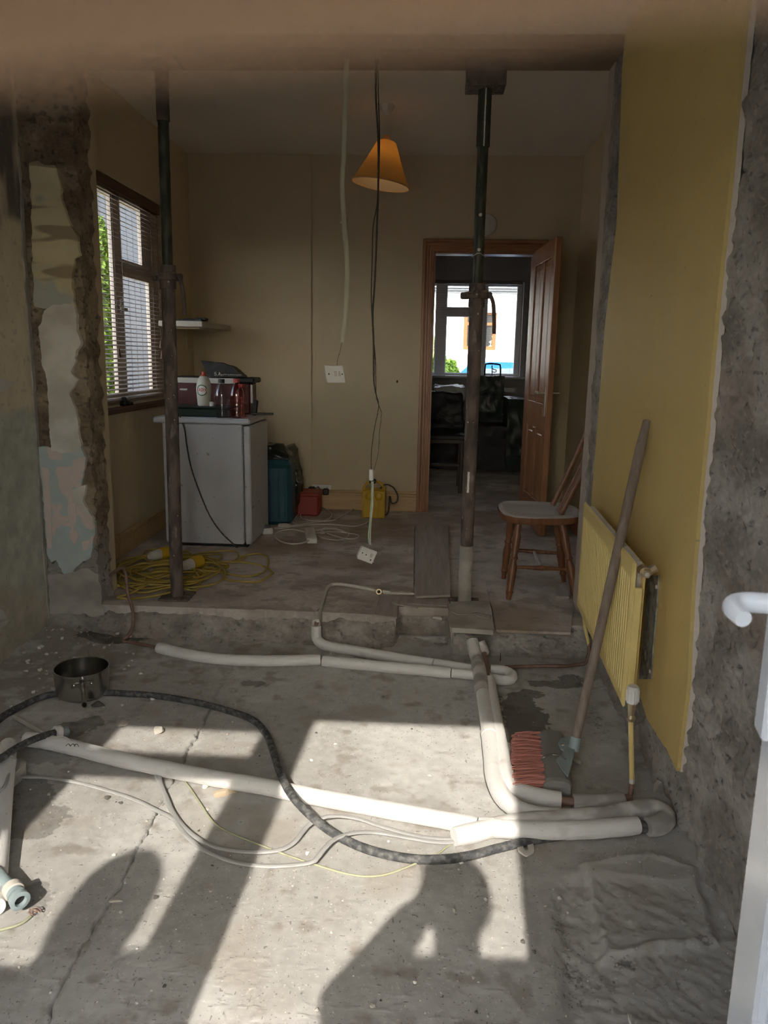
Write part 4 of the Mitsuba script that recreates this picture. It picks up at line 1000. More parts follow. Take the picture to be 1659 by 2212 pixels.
YC = thing('yellow_extension_lead', 'yellow site extension lead in a heap beside the fridge', 'extension lead')
g = np.random.default_rng(11); pts = []
for i in range(15):
    cx, cy = g.uniform(300, 420), g.uniform(1215, 1262); ax, ay = g.uniform(60, 130), g.uniform(13, 26)
    if cx - ax < 252: ax = cx - 252
    a0 = g.uniform(0, 6.28)
    for t in np.linspace(0, 2 * np.pi, 10, endpoint=False): pts.append((cx + ax * math.cos(t + .2) + g.normal(0, 4), cy + ay * math.sin(t + .2) - .10 * ax * math.cos(t + .2) + g.normal(0, 2)))
put(YC, 'lead', coil(pts, 0, .0055, .016, .02, 12), 'm_yellow_cord', smooth=50)
for i, lp in enumerate([[(400, 1232), (440, 1222), (500, 1217), (560, 1221), (587, 1236), (585, 1250), (560, 1260), (520, 1261), (490, 1252), (478, 1238), (460, 1230), (420, 1224)], [(395, 1206), (440, 1195), (500, 1192), (515, 1202), (505, 1214), (470, 1217), (430, 1216)], [(470, 1238), (490, 1242), (530, 1245), (565, 1240), (578, 1225), (575, 1208), (550, 1202), (520, 1205), (530, 1212), (500, 1220)],
                        [(400, 1244), (425, 1250), (432, 1264), (420, 1276), (395, 1278), (360, 1286), (320, 1290), (290, 1296), (252, 1299)], [(252, 1290), (280, 1288), (310, 1278), (330, 1262), (345, 1250)], [(262, 1232), (300, 1210), (320, 1192), (350, 1192), (352, 1208), (330, 1218), (310, 1208)], [(252, 1262), (300, 1262), (322, 1250), (328, 1238), (345, 1232), (420, 1228)], [(252, 1270), (280, 1268), (340, 1262), (400, 1252), (440, 1240), (480, 1234)]]):
    put(YC, 'lead', coil(lp, 0, .0055, .010, .015, 30 + i), 'm_yellow_cord', smooth=50)
for i, (p0, p1) in enumerate((((322, 1206), (362, 1196)), ((388, 1230), (432, 1215)))):
    a, b = floor_at(*p0, S + .045), floor_at(*p1, S + .045); a[2] = b[2] = S + .055; d = (b - a) / np.linalg.norm(b - a); L = np.linalg.norm(b - a)
    pk = thing('site_plug', ['yellow and white round plug left of the rusty prop', 'yellow and white round plug right of the rusty prop'][i], 'plug')
    put(pk, 'sleeve', align(lathe([(0, 0), (.016, 0), (.026, .02), (.030, L * .45), (.030, L * .58), (0, L * .58)], 24), a, b), 'm_off_white', smooth=35)
    put(pk, 'collar', align(lathe([(0, L * .56), (.034, L * .56), (.036, L * .6), (.036, L), (.029, L), (.029, L * .75), (0, L * .75)], 24), a, b), 'm_yellow', smooth=35)

# ------------------------------------------------------------------ boards, sheets and slabs on the upper floor
def sheet(name, pts, mat_, label, cat_, z=S, th=.006, seed=0, amp=.004, group=None, tilt=0):
    poly = ragged([floor_at(x, y, z)[:2] for x, y in pts], .02, amp, seed)
    return one(name, on_z(poly, z + .0005, th), mat_, label, cat_, group)


sheet('hardboard_sheet', [(552, 1318), (640, 1262), (700, 1240), (820, 1288), (810, 1330)], 'm_upper', 'stained brown hardboard sheet under the bent copper pipe', 'board', S, .005, 1)
sheet('floorboard', [(897, 1135), (968, 1136), (973, 1290), (895, 1293)], 'm_board', 'loose brown floorboard lying towards the doorway', 'floorboard', S + .012, .012, 3, .003)
sheet('hardboard_sheet', [(824, 1140), (895, 1138), (893, 1282), (822, 1281)], 'm_upper', 'thin hardboard sheet left of the loose floorboard', 'board', S, .011, 4, .003)
one('batten', rbox((np.linalg.norm(floor_at(895, 1284, S) - floor_at(822, 1281, S)), .012, .012), .003, (floor_at(858, 1283, S) + [0, -.012, .007])), 'm_off_white', 'thin pale batten at the edge of the left hardboard', 'batten')
sheet('grey_underlay', [(818, 1289), (968, 1296), (966, 1311), (890, 1306), (862, 1305), (816, 1304)], 'm_board', 'grey felt strip poking out under the floorboard', 'underlay', S + .0005, .006, 5, .010)
sheet('floor_tile', [(818, 1304), (860, 1306), (858, 1337), (815, 1333)], 'm_board', 'grey floor tile at the step edge', 'tile', S, .008, 6, .003)
sheet('concrete_slab', [(972, 1309), (1058, 1306), (1068, 1372), (972, 1366)], 'm_cement', 'flat grey slab under the prop beside the pipes', 'slab', S, .022, 7, .006)
sheet('concrete_slab', [(1050, 1262), (1240, 1300), (1232, 1372), (1072, 1366)], 'm_upper', 'wide dusty slab beside the chair at the step edge', 'slab', S, .012, 8, .006)
sheet('wood_offcut', [(1200, 1268), (1230, 1264), (1230, 1294), (1200, 1294)], 'm_board', 'square wooden offcut on the floor behind the front chair leg', 'offcut', S + .012, .014, 9, .002)
sheet('wood_splinter', [(845, 1302), (900, 1310), (905, 1316), (850, 1306)], 'm_board', 'thin wood splinter across the grey felt strip', 'splinter', S + .009, .006, 13, .004)
one('wire_scrap', tube(spline([(*floor_at(x, y, S + .03)[:2], S + .028) for x, y in [(975, 1322), (1000, 1328), (1030, 1322), (1060, 1328), (1055, 1336), (1020, 1326)]], .01), .003, 6), 'm_board', 'bent wire scrap on the slab at the prop foot', 'wire')

# ------------------------------------------------------------------ wooden chair
CH = thing('wooden_chair', 'dark wooden kitchen chair with a dusty seat by the door', 'chair')
SZ = S + .445; sc_ = np.array([.612, 4.005])
a = np.linspace(0, 2 * np.pi, 72, endpoint=False)
def squircle(rx, ry, e=3.0): return np.c_[np.sign(np.cos(a)) * rx * np.abs(np.cos(a)) ** (2 / e), np.sign(np.sin(a)) * ry * np.abs(np.sin(a)) ** (2 / e)]
lay_ = [(1.0, -.044), (1.03, -.032), (1.035, -.010), (1.0, -.002), (.90, -.001), (.7, -.008), (.4, -.012)]
def seat_ring(k, z): q = squircle(.205 * k, .205 * k) * np.array([1, 1]); taper = 1 - .12 * (q[:, 0] / .215); return np.c_[sc_[0] + q[:, 0], sc_[1] + q[:, 1] * taper, np.full(72, SZ + z)]
def loft(rings):
    n = len(rings[0]); v = np.vstack(rings); j = np.arange(n); j2 = (j + 1) % n; f = []
    for i in range(len(rings) - 1): f += [np.stack([i * n + j, i * n + j2, (i + 1) * n + j2], 1), np.stack([i * n + j, (i + 1) * n + j2, (i + 1) * n + j], 1)]
    v = np.vstack([v, rings[0].mean(0), rings[-1].mean(0)]); f += [np.stack([j2, j, np.full(n, len(v) - 2)], 1), np.stack([(len(rings) - 1) * n + j, (len(rings) - 1) * n + j2, np.full(n, len(v) - 1)], 1)]
    return trimesh.Trimesh(v, np.vstack(f), process=False)
put(CH, 'seat', loft([seat_ring(*l) for l in lay_[:3]] + [seat_ring(1.0, -.015)]), 'm_chair', smooth=50)
put(CH, 'seat_top', loft([seat_ring(1.0, -.016), seat_ring(1.02, -.006), seat_ring(.985, .001)] + [seat_ring(*l) for l in lay_[4:]]), 'm_dusty_wood', smooth=50, label='seat surface grey with dust')
def turned(r=.018):
    return [(0, 0), (r * .62, 0), (r * .70, .06), (r * .95, .115), (r * 1.05, .125), (r * .8, .14), (r * 1.0, .24), (r * 1.15, .40), (r * .75, .50), (r * 1.12, .53), (r * .78, .56), (r * 1.05, .66), (r * 1.15, .78), (r * .8, .84), (r, .87), (r * .75, 1.0), (0, 1.0)]
def leg(top, foot, r=.0185):
    L = np.linalg.norm(np.array(top) - foot); return align(lathe([(q, z * L) for q, z in turned(r)], 20), foot, top)
legs = [((.492, 3.865, SZ - .028), (.451, 3.797, S)), ((.492, 4.15, SZ - .028), (.468, 4.22, S)), ((.705, 3.885, SZ - .028), (.80, 3.82, S)), ((.715, 4.13, SZ - .028), (.80, 4.20, S))]
for t, f in legs: put(CH, 'leg', leg(t, f, .019), 'm_chair', smooth=50)
def along(i, h): t, f = np.array(legs[i][0]), np.array(legs[i][1]); return f + (t - f) * h
def spindle(a_, b_, r): L = np.linalg.norm(np.array(b_) - a_); return align(lathe([(0, 0), (r * .6, 0), (r * .8, .25 * L), (r, .46 * L), (r * 1.15, .5 * L), (r, .54 * L), (r * .8, .75 * L), (r * .6, L), (0, L)], 16), a_, b_)
s1a, s1b, s2a, s2b = along(0, .42), along(2, .40), along(1, .42), along(3, .40)
put(CH, 'stretcher', spindle(s1a, s1b, .012), 'm_chair', smooth=50); put(CH, 'stretcher', spindle(s2a, s2b, .012), 'm_chair', smooth=50); put(CH, 'stretcher', spindle((s1a + s1b) / 2, (s2a + s2b) / 2, .012), 'm_dusty_wood', smooth=50)
bx = lambda h: .700 + .44 * h - .12 * h * h
def post(y, w=.014): return tube(spline([(bx(h), y + .04 * h * (1 if y > 4 else -1), SZ - .004 + h) for h in (0, .15, .3, .45)], .03), w, 12, .6, up=[0, 1, 0])
for y in (3.875, 4.135): put(CH, 'back_post', post(y, .0135), 'm_chair', smooth=50)
for y in (3.925, 3.97): put(CH, 'spindle', tube(spline([(bx(h), y, SZ - .004 + h) for h in (0, .15, .3, .43)], .03), .007, 10), 'm_chair', smooth=50)
put(CH, 'top_rail', tube(spline([(bx(.45), 3.82, SZ + .45), (bx(.45) + .02, 3.92, SZ + .46), (bx(.45) + .025, 4.0, SZ + .46), (bx(.45) + .02, 4.09, SZ + .46), (bx(.45), 4.19, SZ + .45)], .02), .034, 12, .35, up=[1, 0, 0]), 'm_chair', smooth=50)

# ------------------------------------------------------------------ radiator, its bracket, valve and tails
RN, RF = np.array([.656, 2.355]), np.array([.706, 3.38]); ru = (RF - RN) / np.linalg.norm(RF - RN); rn = np.array([-ru[1], ru[0]]); RLn = np.linalg.norm(RF - RN); RZ0, RZ1 = .262, .745


def rad(u, w, z): return np.array([*(RN + ru * u + rn * w), z])


def rbx(u0, u1, w0, w1, z0, z1, r=.004):
    m = rbox((u1 - u0, abs(w1 - w0), z1 - z0), r); c = rad((u0 + u1) / 2, (w0 + w1) / 2, (z0 + z1) / 2); return turn(m, c, rz=math.atan2(ru[1], ru[0]))


R = thing('radiator', 'yellow painted ribbed radiator hanging off the yellow wall', 'radiator')
nr = 31
_pt = (RLn - .044) / nr
TS = np.array([0, .012] + [.022 + _pt * (i + o) for i in range(nr) for o in (.0, .26, .36, .64, .74)] + [RLn - .022, RLn - .01, RLn])


def panel_front(u, v):
    t = np.interp(u * (len(TS) - 1), np.arange(len(TS)), TS); z = RZ0 + (RZ1 - RZ0) * v; ph = (t - .022) / (RLn - .044) * nr; inner = np.clip(np.minimum(z - RZ0 - .035, RZ1 - .06 - z) / .012, 0, 1) * ((ph > 0) & (ph < nr))
    tri = np.abs((ph % 1) - .5) * 2; w = -.010 * np.clip((.50 - tri) / .22, 0, 1) * inner
    edge = np.minimum(np.minimum(z - RZ0, RZ1 - z), np.minimum(t, RLn - t)); w = w - .006 * np.clip(1 - edge / .008, 0, 1)
    return np.c_[RN[0] + ru[0] * t + rn[0] * w, RN[1] + ru[1] * t + rn[1] * w, z]


pf = grid(panel_front, len(TS), 40); pf.invert() if (pf.face_normals[:, 0].mean() > 0) else None
put(R, 'front_panel', pf, 'm_rad')
put(R, 'panel_back', rbx(0, RLn, -.012, -.004, RZ0 + .004, RZ1 - .004), 'm_rad')
put(R, 'rear_panel', rbx(.02, RLn, -.046, -.038, RZ0 + .02, RZ1 - .02), 'm_rad')
put(R, 'side_cover', rbx(.0, .012, -.036, -.010, RZ0 + .05, RZ1 - .085, .003), 'm_rad', label='plain yellow end cover')
for i in range(24): put(R, 'fin', rbx(.05 + i * (RLn - .1) / 23, .052 + i * (RLn - .1) / 23, -.038, -.012, RZ0 + .04, RZ1 - .012, .0006), 'm_off_white')
vt = rad(-.008, -.036, RZ1 - .030)
put(R, 'bleed_tee', cat(rod(vt + [0, .03, 0], vt + [-.002, -.008, 0], .017, 16), rod(vt + [0, 0, 0], vt + [-.003, -.028, 0], .013, 6), rod(vt + [0, .012, -.008], vt + [.035, .012, .012], .014, 14)), 'm_brass', label='brass end fitting')
put(R + '__bleed_tee', 'tip', rod(vt + [-.003, -.028, 0], vt + [-.003, -.031, 0], .007, 12), 'm_off_white')
vb = floor_at(1362, 1722, .03); vp = at_y(1367, 1500, vb[1]); vb[2] = .03
V = thing('radiator_valve', 'white-capped radiator valve under the near end of the radiator', 'valve')
put(V, 'cap', turn(lathe([(0, -.026), (.017, -.026), (.018, -.018), (.0185, .020), (.015, .027), (0, .028)], 24), vp), 'm_white_plastic', smooth=25)
put(V + '__cap', 'rib', cat(*[rbox((.003, .003, .036), .001, vp + [.0185 * math.cos(t), .0185 * math.sin(t), -.002]) for t in np.arange(0, 6.28, .52)]), 'm_white_plastic')
put(V, 'body', cat(turn(lathe([(0, -.085), (.012, -.085), (.014, -.075), (.009, -.066), (.012, -.045), (.013, -.030), (.010, -.026), (0, -.026)], 16), vp), rod(vp + [0, 0, -.050], rad(.01, -.022, RZ0 + .03), .009, 12)), 'm_brass', smooth=30)
P_ = thing('radiator_pipe', 'thin yellow painted pipe dropping from the white-capped valve', 'pipe')
pth = [vp + [0, 0, -.08], vp * .35 + vb * .65 + [0, 0, .03], vb + [0, 0, .09]]
put(P_, 'painted_length', rod(pth[0], np.array([vb[0], vb[1], .085]), .0078, 14), 'm_rad', smooth=40); put(P_, 'bare_length', tube(spline([[vb[0], vb[1], .085], [vb[0], vb[1], .05], [vb[0] - .006, vb[1] - .004, .036], [vb[0] - .02, vb[1] - .006, .034]], .01), .008, 12), 'm_copper', smooth=40, label='bare copper end'); put(P_, 'chip_ring', rod([vb[0], vb[1], .095], [vb[0], vb[1], .078], .0083, 14), 'm_off_white')
G = thing('wall_bracket', 'galvanised steel bracket on the yellow wall behind the radiator', 'bracket')
bp = Polygon([at_x(x, y, XR - .008)[1:] for x, y in [(1399, 1243), (1424, 1243), (1420, 1310), (1412, 1400), (1408, 1467), (1381, 1467), (1383, 1445), (1386, 1430), (1395, 1330)]])
for x, y in ((1407, 1268), (1396, 1416)):
    h = at_x(x, y, XR - .008)[1:]; bp = bp.difference(Polygon([(h[0] - .006, h[1] - .016), (h[0] + .006, h[1] - .016), (h[0] + .006, h[1] + .016), (h[0] - .006, h[1] + .016)]).buffer(.003))
put(G, 'plate', on_x(bp, XR - .007, .004), 'm_galv')
for x, y in ((1418, 1268), (1404, 1450)): put(G, 'screw', turn(lathe([(0, .004), (.006, .003), (.008, 0), (0, 0)], 12), at_x(x, y, XR - .011), ry=-math.pi / 2), 'm_off_white')
h0 = at_x(1402, 1243, XR - .012); put(G, 'hook', rbox((.03, .016, .014), .002, h0 + [-.012, 0, .004]), 'm_galv')
P_ = thing('copper_pipe', 'bare copper pipe running along the step foot to a yellow tail', 'pipe')
tb = floor_at(1254, 1437, .012)
put(P_, 'painted_tail', tube(spline([rad(RLn - .03, -.03, RZ0 + .01), rad(RLn - .03, -.035, RZ0 - .06), [tb[0] + .035, tb[1] + .02, .10]], .02), .0078, 12), 'm_rad', smooth=40, label='yellow painted tail')
cp = [[tb[0] + .035, tb[1] + .02, .11], [tb[0] + .036, tb[1] + .015, .06], [tb[0] + .02, tb[1], .022], [tb[0] - .02, tb[1], .014]] + [[*floor_at(x, y, .012)[:2], .014] for x, y in [(1220, 1440), (1160, 1440), (1090, 1442)]]
put(P_, 'length', tube(spline(cp, .012), .0078, 12), 'm_copper', smooth=40)

# ------------------------------------------------------------------ broom
BR = thing('broom', 'broom with red bristles and a dusty handle leaning by the radiator', 'broom')
A_, B_ = floor_at(1190, 1596, .05), floor_at(1204, 1706, .05); A_[2] = B_[2] = .050; ha = (B_ - A_) / np.linalg.norm(B_ - A_); HL = np.linalg.norm(B_ - A_); hang = math.atan2(ha[1], ha[0])
th = np.linspace(0, 2 * np.pi, 28, endpoint=False); prof = np.c_[.046 * np.sign(np.cos(th)) * np.abs(np.cos(th)) ** .7, .034 * np.sign(np.sin(th)) * np.abs(np.sin(th)) ** .75]
hx = np.array([-ha[1], ha[0], 0]); hx = hx if hx[0] < 0 else -hx
rings = [A_ + ha * t * HL + np.outer(prof[:, 0] * k, hx) + np.outer(prof[:, 1] * k, [0, 0, 1]) for t, k in ((0, .86), (.015, 1), (.5, 1.02), (.96, 1), (1.0, .9))]
hb = loft(rings); put(BR, 'head', rough(hb, .02, .0025, 40, 2), 'm_block', smooth=40, label='grey dusty head lying on its side')
g = np.random.default_rng(5); br = []
for i in range(380):
    t = g.uniform(.02, .98); q = A_ + ha * t * HL + hx * .038 + np.array([0, 0, g.uniform(-.026, .026)]); d = hx + ha * (g.normal(0, .10) + .10 + .18 * (t - .4)) + np.array([0, 0, g.normal(0, .10) - .12 + 0])
    e = q + d * g.uniform(.078, .102); e[2] = max(e[2], .006); br.append(tube(np.array([q, (q + e) / 2 + [0, 0, .004], e]), [.0024, .0026, .0016], 5))
put(BR, 'bristles', cat(br), 'm_bristle', kind='stuff', label='red bristles')
ht = at_x(1397, 908, .745); hbm = floor_at(1243, 1600, .11)
put(BR, 'handle', tube(np.array([hbm + (ht - hbm) * t for t in np.linspace(0, 1, 12)]), np.interp(np.linspace(0, 1, 12), [0, .93, .985, 1], [.0150, .0172, .0168, .012]), 20), 'm_handle_wood', smooth=50)
bq = [(1207, 1606), (1213, 1597), (1224, 1595), (1241, 1598), (1240, 1622), (1234, 1652), (1226, 1676), (1216, 1664), (1203, 1642), (1214, 1632), (1220, 1622), (1212, 1618)]
put(BR, 'bracket', on_z(Polygon([floor_at(x, y, .088)[:2] for x, y in bq]).buffer(.002), .0855, .006), 'm_galv_blue', label='blue-grey steel bracket')
put(BR, 'ferrule', rod(hbm - (ht - hbm) * .03, hbm + (ht - hbm) * .012, .0185, 18), 'm_galv_blue', smooth=40)
sq = floor_at(1216, 1609, .09); put(BR, 'screw', turn(lathe([(0, .004), (.006, .003), (.007, 0), (0, 0)], 12), (*sq[:2], .089)), 'm_steel')
put(BR, 'wire', tube(spline([(*floor_at(x, y, z)[:2], z) for x, y, z in [(1169, 1640, .075), (1178, 1634, .086), (1192, 1630, .089), (1212, 1633, .092), (1222, 1640, .093)]], .008), .0022, 8), 'm_steel', smooth=50)
one('wood_peg', rod((*floor_at(1238, 1642, .012)[:2], .013), (*floor_at(1255, 1648, .012)[:2], .013), .006, 10), 'm_off_white', 'short pale peg on the floor right of the broom head', 'peg')

# ------------------------------------------------------------------ saucepan
PT = thing('saucepan', 'steel saucepan standing on the floor by the left wall', 'saucepan')
rc = floor_at(176, 1440, .115); pc = np.array([rc[0], rc[1], ground(rc[0], rc[1]) - .001]); PRd = .106; pz = .115
put(PT, 'body', turn(lathe([(0, .003), (PRd * .80, .002), (PRd * .90, .008), (PRd * .955, .022), (PRd * .985, pz - .01), (PRd + .002, pz), (PRd + .002, pz + .002), (PRd - .004, pz), (PRd * .955, .028), (PRd * .88, .013), (0, .010)], 56), pc), 'm_steel', smooth=35)
hd = np.array([.43, -.90, 0]); hd /= np.linalg.norm(hd); h0 = pc + hd * PRd + [0, 0, .080]
put(PT, 'handle_plate', rbox((.085, .006, .022), .003, h0 - hd * .004, rz=math.atan2(hd[0], -hd[1])), 'm_steel')
for x in (-.032, .032): put(PT, 'rivet', turn(lathe([(0, .004), (.004, .003), (.006, 0), (0, 0)], 12), h0 + x * np.array([-hd[1], hd[0], 0]) + hd * .001 + [0, 0, .004], rx=math.pi / 2, rz=math.atan2(hd[0], -hd[1])), 'm_steel')
hw = spline([h0 + hd * .004, h0 + hd * .02 + [0, 0, -.004], h0 + hd * .08 + [0, 0, -.008], h0 + hd * .15 + [0, 0, -.014]], .006)
def hollow_tube(path, r, flat): 
    o = tube(path, r, 20, flat, cap=False, up=[0, 0, 1]); i = tube(path, np.array(r) * .82, 20, flat, cap=False, up=[0, 0, 1]); i.invert(); n = len(path)
    v = np.vstack([o.vertices, i.vertices]); j = np.arange(20); j2 = (j + 1) % 20; e = (n - 1) * 20; k = len(o.vertices)
    return trimesh.Trimesh(v, np.vstack([o.faces, i.faces + k, np.stack([e + j, k + e + j2, k + e + j], 1), np.stack([e + j, e + j2, k + e + j2], 1)]), process=False)
put(PT, 'handle', hollow_tube(hw, np.interp(np.linspace(0, 1, len(hw)), [0, .3, 1], [.013, .008, .0095]), 1.35), 'm_steel', smooth=50)
# ------------------------------------------------------------------ insulated pipes on the lower floor
def sleeve(parent, pts, r, mat_='m_foam', lift=None, name='sleeve', step=.02, wob=.0015, seed=0, **kw):
    l = r if lift is None else np.array(lift); p = lay(pts, l, step); q = p * 9; p = p + wob * 2 * np.c_[meshkit.fbm(q, 2, seed) - .5, meshkit.fbm(q + 7, 2, seed) - .5, np.zeros(len(q))]
    n = len(p); rr = np.full(n, r) * (1 + .05 * (meshkit.fbm(p * 25, 2, seed + 3) - .5) * 2); rr[0] *= .93; rr[-1] *= .93
    return put(parent, name, tube(p, rr, 22), mat_, smooth=55, **kw)


# A: from the wall stub along the foot of the step
A = thing('insulated_pipe', 'white insulated pipe starting at a copper bend by the wall stub', 'pipe')
cu = [at_y(238, 1243, 3.60), at_y(252, 1232, 3.56), at_y(264, 1226, 3.52), at_y(271, 1236, 3.49)] + [at_y(276, 1280, 3.47), at_y(285, 1312, 3.45), at_y(288, 1336, 3.43), at_y(285, 1358, 3.42), floor_at(276, 1375, .03), floor_at(265, 1384, .018), floor_at(285, 1388, .014), floor_at(345, 1400, .024)]
put(A, 'copper_length', tube(spline(cu, .012), .0078, 12), 'm_copper', smooth=45, label='bare copper bend')
sleeve(A, [(342, 1400), (420, 1417), (480, 1425), (560, 1428), (640, 1427), (692, 1425)], .0245, seed=1)
put(A, 'copper_length', tube(lay([(685, 1426), (704, 1428)], .0245), .009, 12), 'm_copper', smooth=45)
sleeve(A, [(697, 1428), (760, 1434), (840, 1442), (910, 1448), (974, 1454)], .0245, seed=2)
sleeve(A, [(976, 1454), (1010, 1457), (1050, 1463), (1085, 1470), (1104, 1468), (1107, 1458), (1092, 1450), (1060, 1446)], .0215, lift=[.0245, .024, .022, .022, .024, .03, .034, .036], seed=3)
# B: from the upper floor down to the pair
Bp = thing('insulated_pipe', 'white insulated pipe coming down from the painted copper bend', 'pipe')
up_ = [(*floor_at(x, y, S + .03)[:2], z) for x, y, z in [(815, 1272, S + .02), (790, 1267, S + .02), (750, 1260, S + .02), (722, 1258, S + .02), (708, 1264, S + .018), (700, 1282, S + .015), (692, 1310, S + .012), (686, 1330, S + .005)]]
put(Bp, 'painted_copper', tube(spline(up_, .012), .0085, 12), 'm_off_white', smooth=45, label='copper bend with flaking white paint')
dn = [up_[-1], (*at_y(683, 1345, 3.45)[:2], S - .03), (*floor_at(683, 1372, .05)[:2], .06)]
q = [at_y(684, 1330, 3.50), at_y(683, 1352, 3.44), floor_at(684, 1378, .045), floor_at(694, 1390, .030), floor_at(715, 1397, .0245)]
pp = spline(q + [floor_at(x, y, .0245) for x, y in [(780, 1408), (860, 1422), (936, 1434)]], .015)
put(Bp, 'copper_length', rod(at_y(690, 1318, 3.53), at_y(683, 1350, 3.44), .010, 12), 'm_copper', smooth=45)
put(Bp, 'sleeve', tube(pp[4:], .0235, 22), 'm_foam', smooth=55); put(Bp, 'sleeve', rod(at_y(686, 1328, 3.515), at_y(683, 1346, 3.455), .021, 20), 'm_grey_foam', smooth=55)
sleeve(Bp, [(938, 1434), (980, 1440), (1036, 1449)], .0225, seed=5)
TV = thing('pipe_tee', 'small brass tee on the end of the painted copper bend', 'pipe fitting')
tq = np.array(up_[0]) + [.01, 0, 0]
put(TV, 'body', cat(rod(tq + [-.022, .004, .0], tq + [.020, -.004, .0], .014, 14), rod(tq, tq + [0, -.03, .004], .015, 16)), 'm_brass', smooth=30); put(TV, 'bore', rod(tq + [0, -.0300, .004], tq + [0, -.0312, .004], .009, 14), 'm_black'); put(TV, 'tail', rod(tq + [.018, -.004, .0], tq + [.055, -.008, -.002], .007, 10), 'm_off_white')
# C, D: the pair running towards the viewer
Cp = thing('insulated_pipe', 'left of the two insulated pipes running towards the viewer', 'pipe')
sleeve(Cp, [(1020, 1384), (1024, 1404), (1031, 1428)], .0275, 'm_grey_foam', lift=[.115, .085, .052], seed=6, wob=0)
sleeve(Cp, [(1031, 1426), (1036, 1455), (1043, 1500)], .030, 'm_grey_foam', lift=[.056, .050, .040], seed=7)
sleeve(Cp, [(1043, 1498), (1050, 1540), (1057, 1588)], .0275, lift=[.040, .034, .032], seed=8)
put(Cp, 'tape', tube(lay([(1056, 1583), (1058, 1591)], .032), .0302, 22), 'm_white_plastic', label='band of white tape')
sleeve(Cp, [(1057, 1588), (1063, 1640), (1068, 1680), (1086, 1722), (1120, 1750), (1170, 1766), (1210, 1766)], .0285, lift=[.032, .031, .030, .030, .030, .030, .030], seed=9)
sleeve(Cp, [(1205, 1766), (1240, 1767), (1285, 1760)], .0265, 'm_grey_foam', lift=.028, seed=10)
Dp = thing('insulated_pipe', 'right of the two insulated pipes, bare copper near the step', 'pipe')
sleeve(Dp, [(1038, 1386), (1042, 1398), (1047, 1412)], .0225, 'm_grey_foam', lift=[.110, .088, .070], seed=11, wob=0)
put(Dp, 'copper_length', tube(lay([(1045, 1405), (1050, 1440), (1056, 1480)], [.075, .055, .04]), .0105, 14), 'm_copper', smooth=45, label='bare copper length')
sleeve(Dp, [(1057, 1470), (1065, 1520), (1076, 1580), (1086, 1640), (1091, 1664)], .0245, lift=[.040, .034, .030, .030, .032], seed=12)
sleeve(Dp, [(1088, 1655), (1096, 1684), (1120, 1708), (1170, 1724), (1212, 1730)], .0275, 'm_foam', lift=.033, seed=13)
put(Dp, 'copper_length', tube(lay([(1205, 1729), (1240, 1733)], .034), .014, 14), 'm_copper', smooth=45)
sleeve(Dp, [(1238, 1733), (1290, 1736), (1345, 1730)], .0275, 'm_grey_foam', lift=.033, seed=14)
put(Dp, 'copper_length', tube(lay([(1340, 1729), (1362, 1724)], .030), .013, 14), 'm_copper', smooth=45)
# E: grey duct with the cables, F: long white pipe across the front
Ep = thing('cable_duct', 'thick grey foam duct ending at the right wall with cables inside', 'duct')
sleeve(Ep, [(980, 1808), (1030, 1797), (1070, 1786)], .028, 'm_foam', lift=.028, seed=15)
sleeve(Ep, [(1068, 1787), (1130, 1778), (1200, 1773), (1290, 1766), (1360, 1755), (1405, 1748), (1432, 1757), (1437, 1772), (1422, 1783), (1400, 1787)], .0295, 'm_grey_foam', lift=[.028, .030, .032, .034, .036, .038, .040, .036, .032, .03], seed=16)
put(Ep, 'hose', tube(lay([(1345, 1790), (1385, 1788), (1430, 1780)], .022), .017, 14), 'm_dusty_black', smooth=45, label='black hose showing at the bend')
Fp = thing('insulated_pipe', 'long white insulated pipe lying across the sunlit floor', 'pipe')
sleeve(Fp, [(56, 1596), (130, 1609), (230, 1634), (330, 1656), (450, 1680), (560, 1698), (680, 1722), (800, 1744), (920, 1765), (1030, 1785)], .0255, lift=[.027] * 10, seed=17)
sleeve(Fp, [(1033, 1785), (1100, 1792), (1180, 1794), (1260, 1793), (1340, 1787), (1378, 1783)], .0265, lift=[.028, .03, .03, .03, .03, .03], seed=18)
put(Fp, 'gap', tube(lay([(1029, 1785), (1034, 1785)], .027), .0225, 18), 'm_gasket')
wr = floor_at(160, 1612, .05); tmk = meshkit.text_mesh('mm', .012, .0006); 
put(Fp, 'pen_mark', cat(*[tube(spline([(*floor_at(x + dx, y, .052)[:2], z) for x, y, z in ((142, 1611, .0515), (148, 1607, .0525), (152, 1612, .0515))], .004), .0009, 5) for dx in (0, 10, 18)]), 'm_black', label='scribbled pen mark')
Hp = thing('white_pipe', 'white plastic pipe end at the left edge of the floor', 'pipe')
hp = [floor_at(x, y, z) for x, y, z in [(18, 1612, .075), (14, 1650, .07), (6, 1730, .055), (-4, 1850, .03), (-14, 1960, .026)]]
put(Hp, 'length', tube(spline(hp, .02), .027, 22), 'm_foam', smooth=55)
put(Hp, 'end_cap', trimesh.creation.icosphere(3, .0275).apply_translation(hp[0]), 'm_foam', smooth=True)
put(Hp, 'prop_block', rough(box((hp[1][0] - .05, hp[1][1] - .05, .0), (hp[1][0] + .03, hp[1][1] + .06, .045)), .015, .006, 30, 9), 'm_stone')

# hoses
def hose(name, label, pts, lift, r, mat_, cat_='hose', flat=1.0, **kw):
    k = thing(name, label, cat_); put(k, 'length', tube(lay(pts, lift, .02), r, 16, flat, up=[0, 0, 1] if flat != 1 else None), mat_, smooth=55); return k


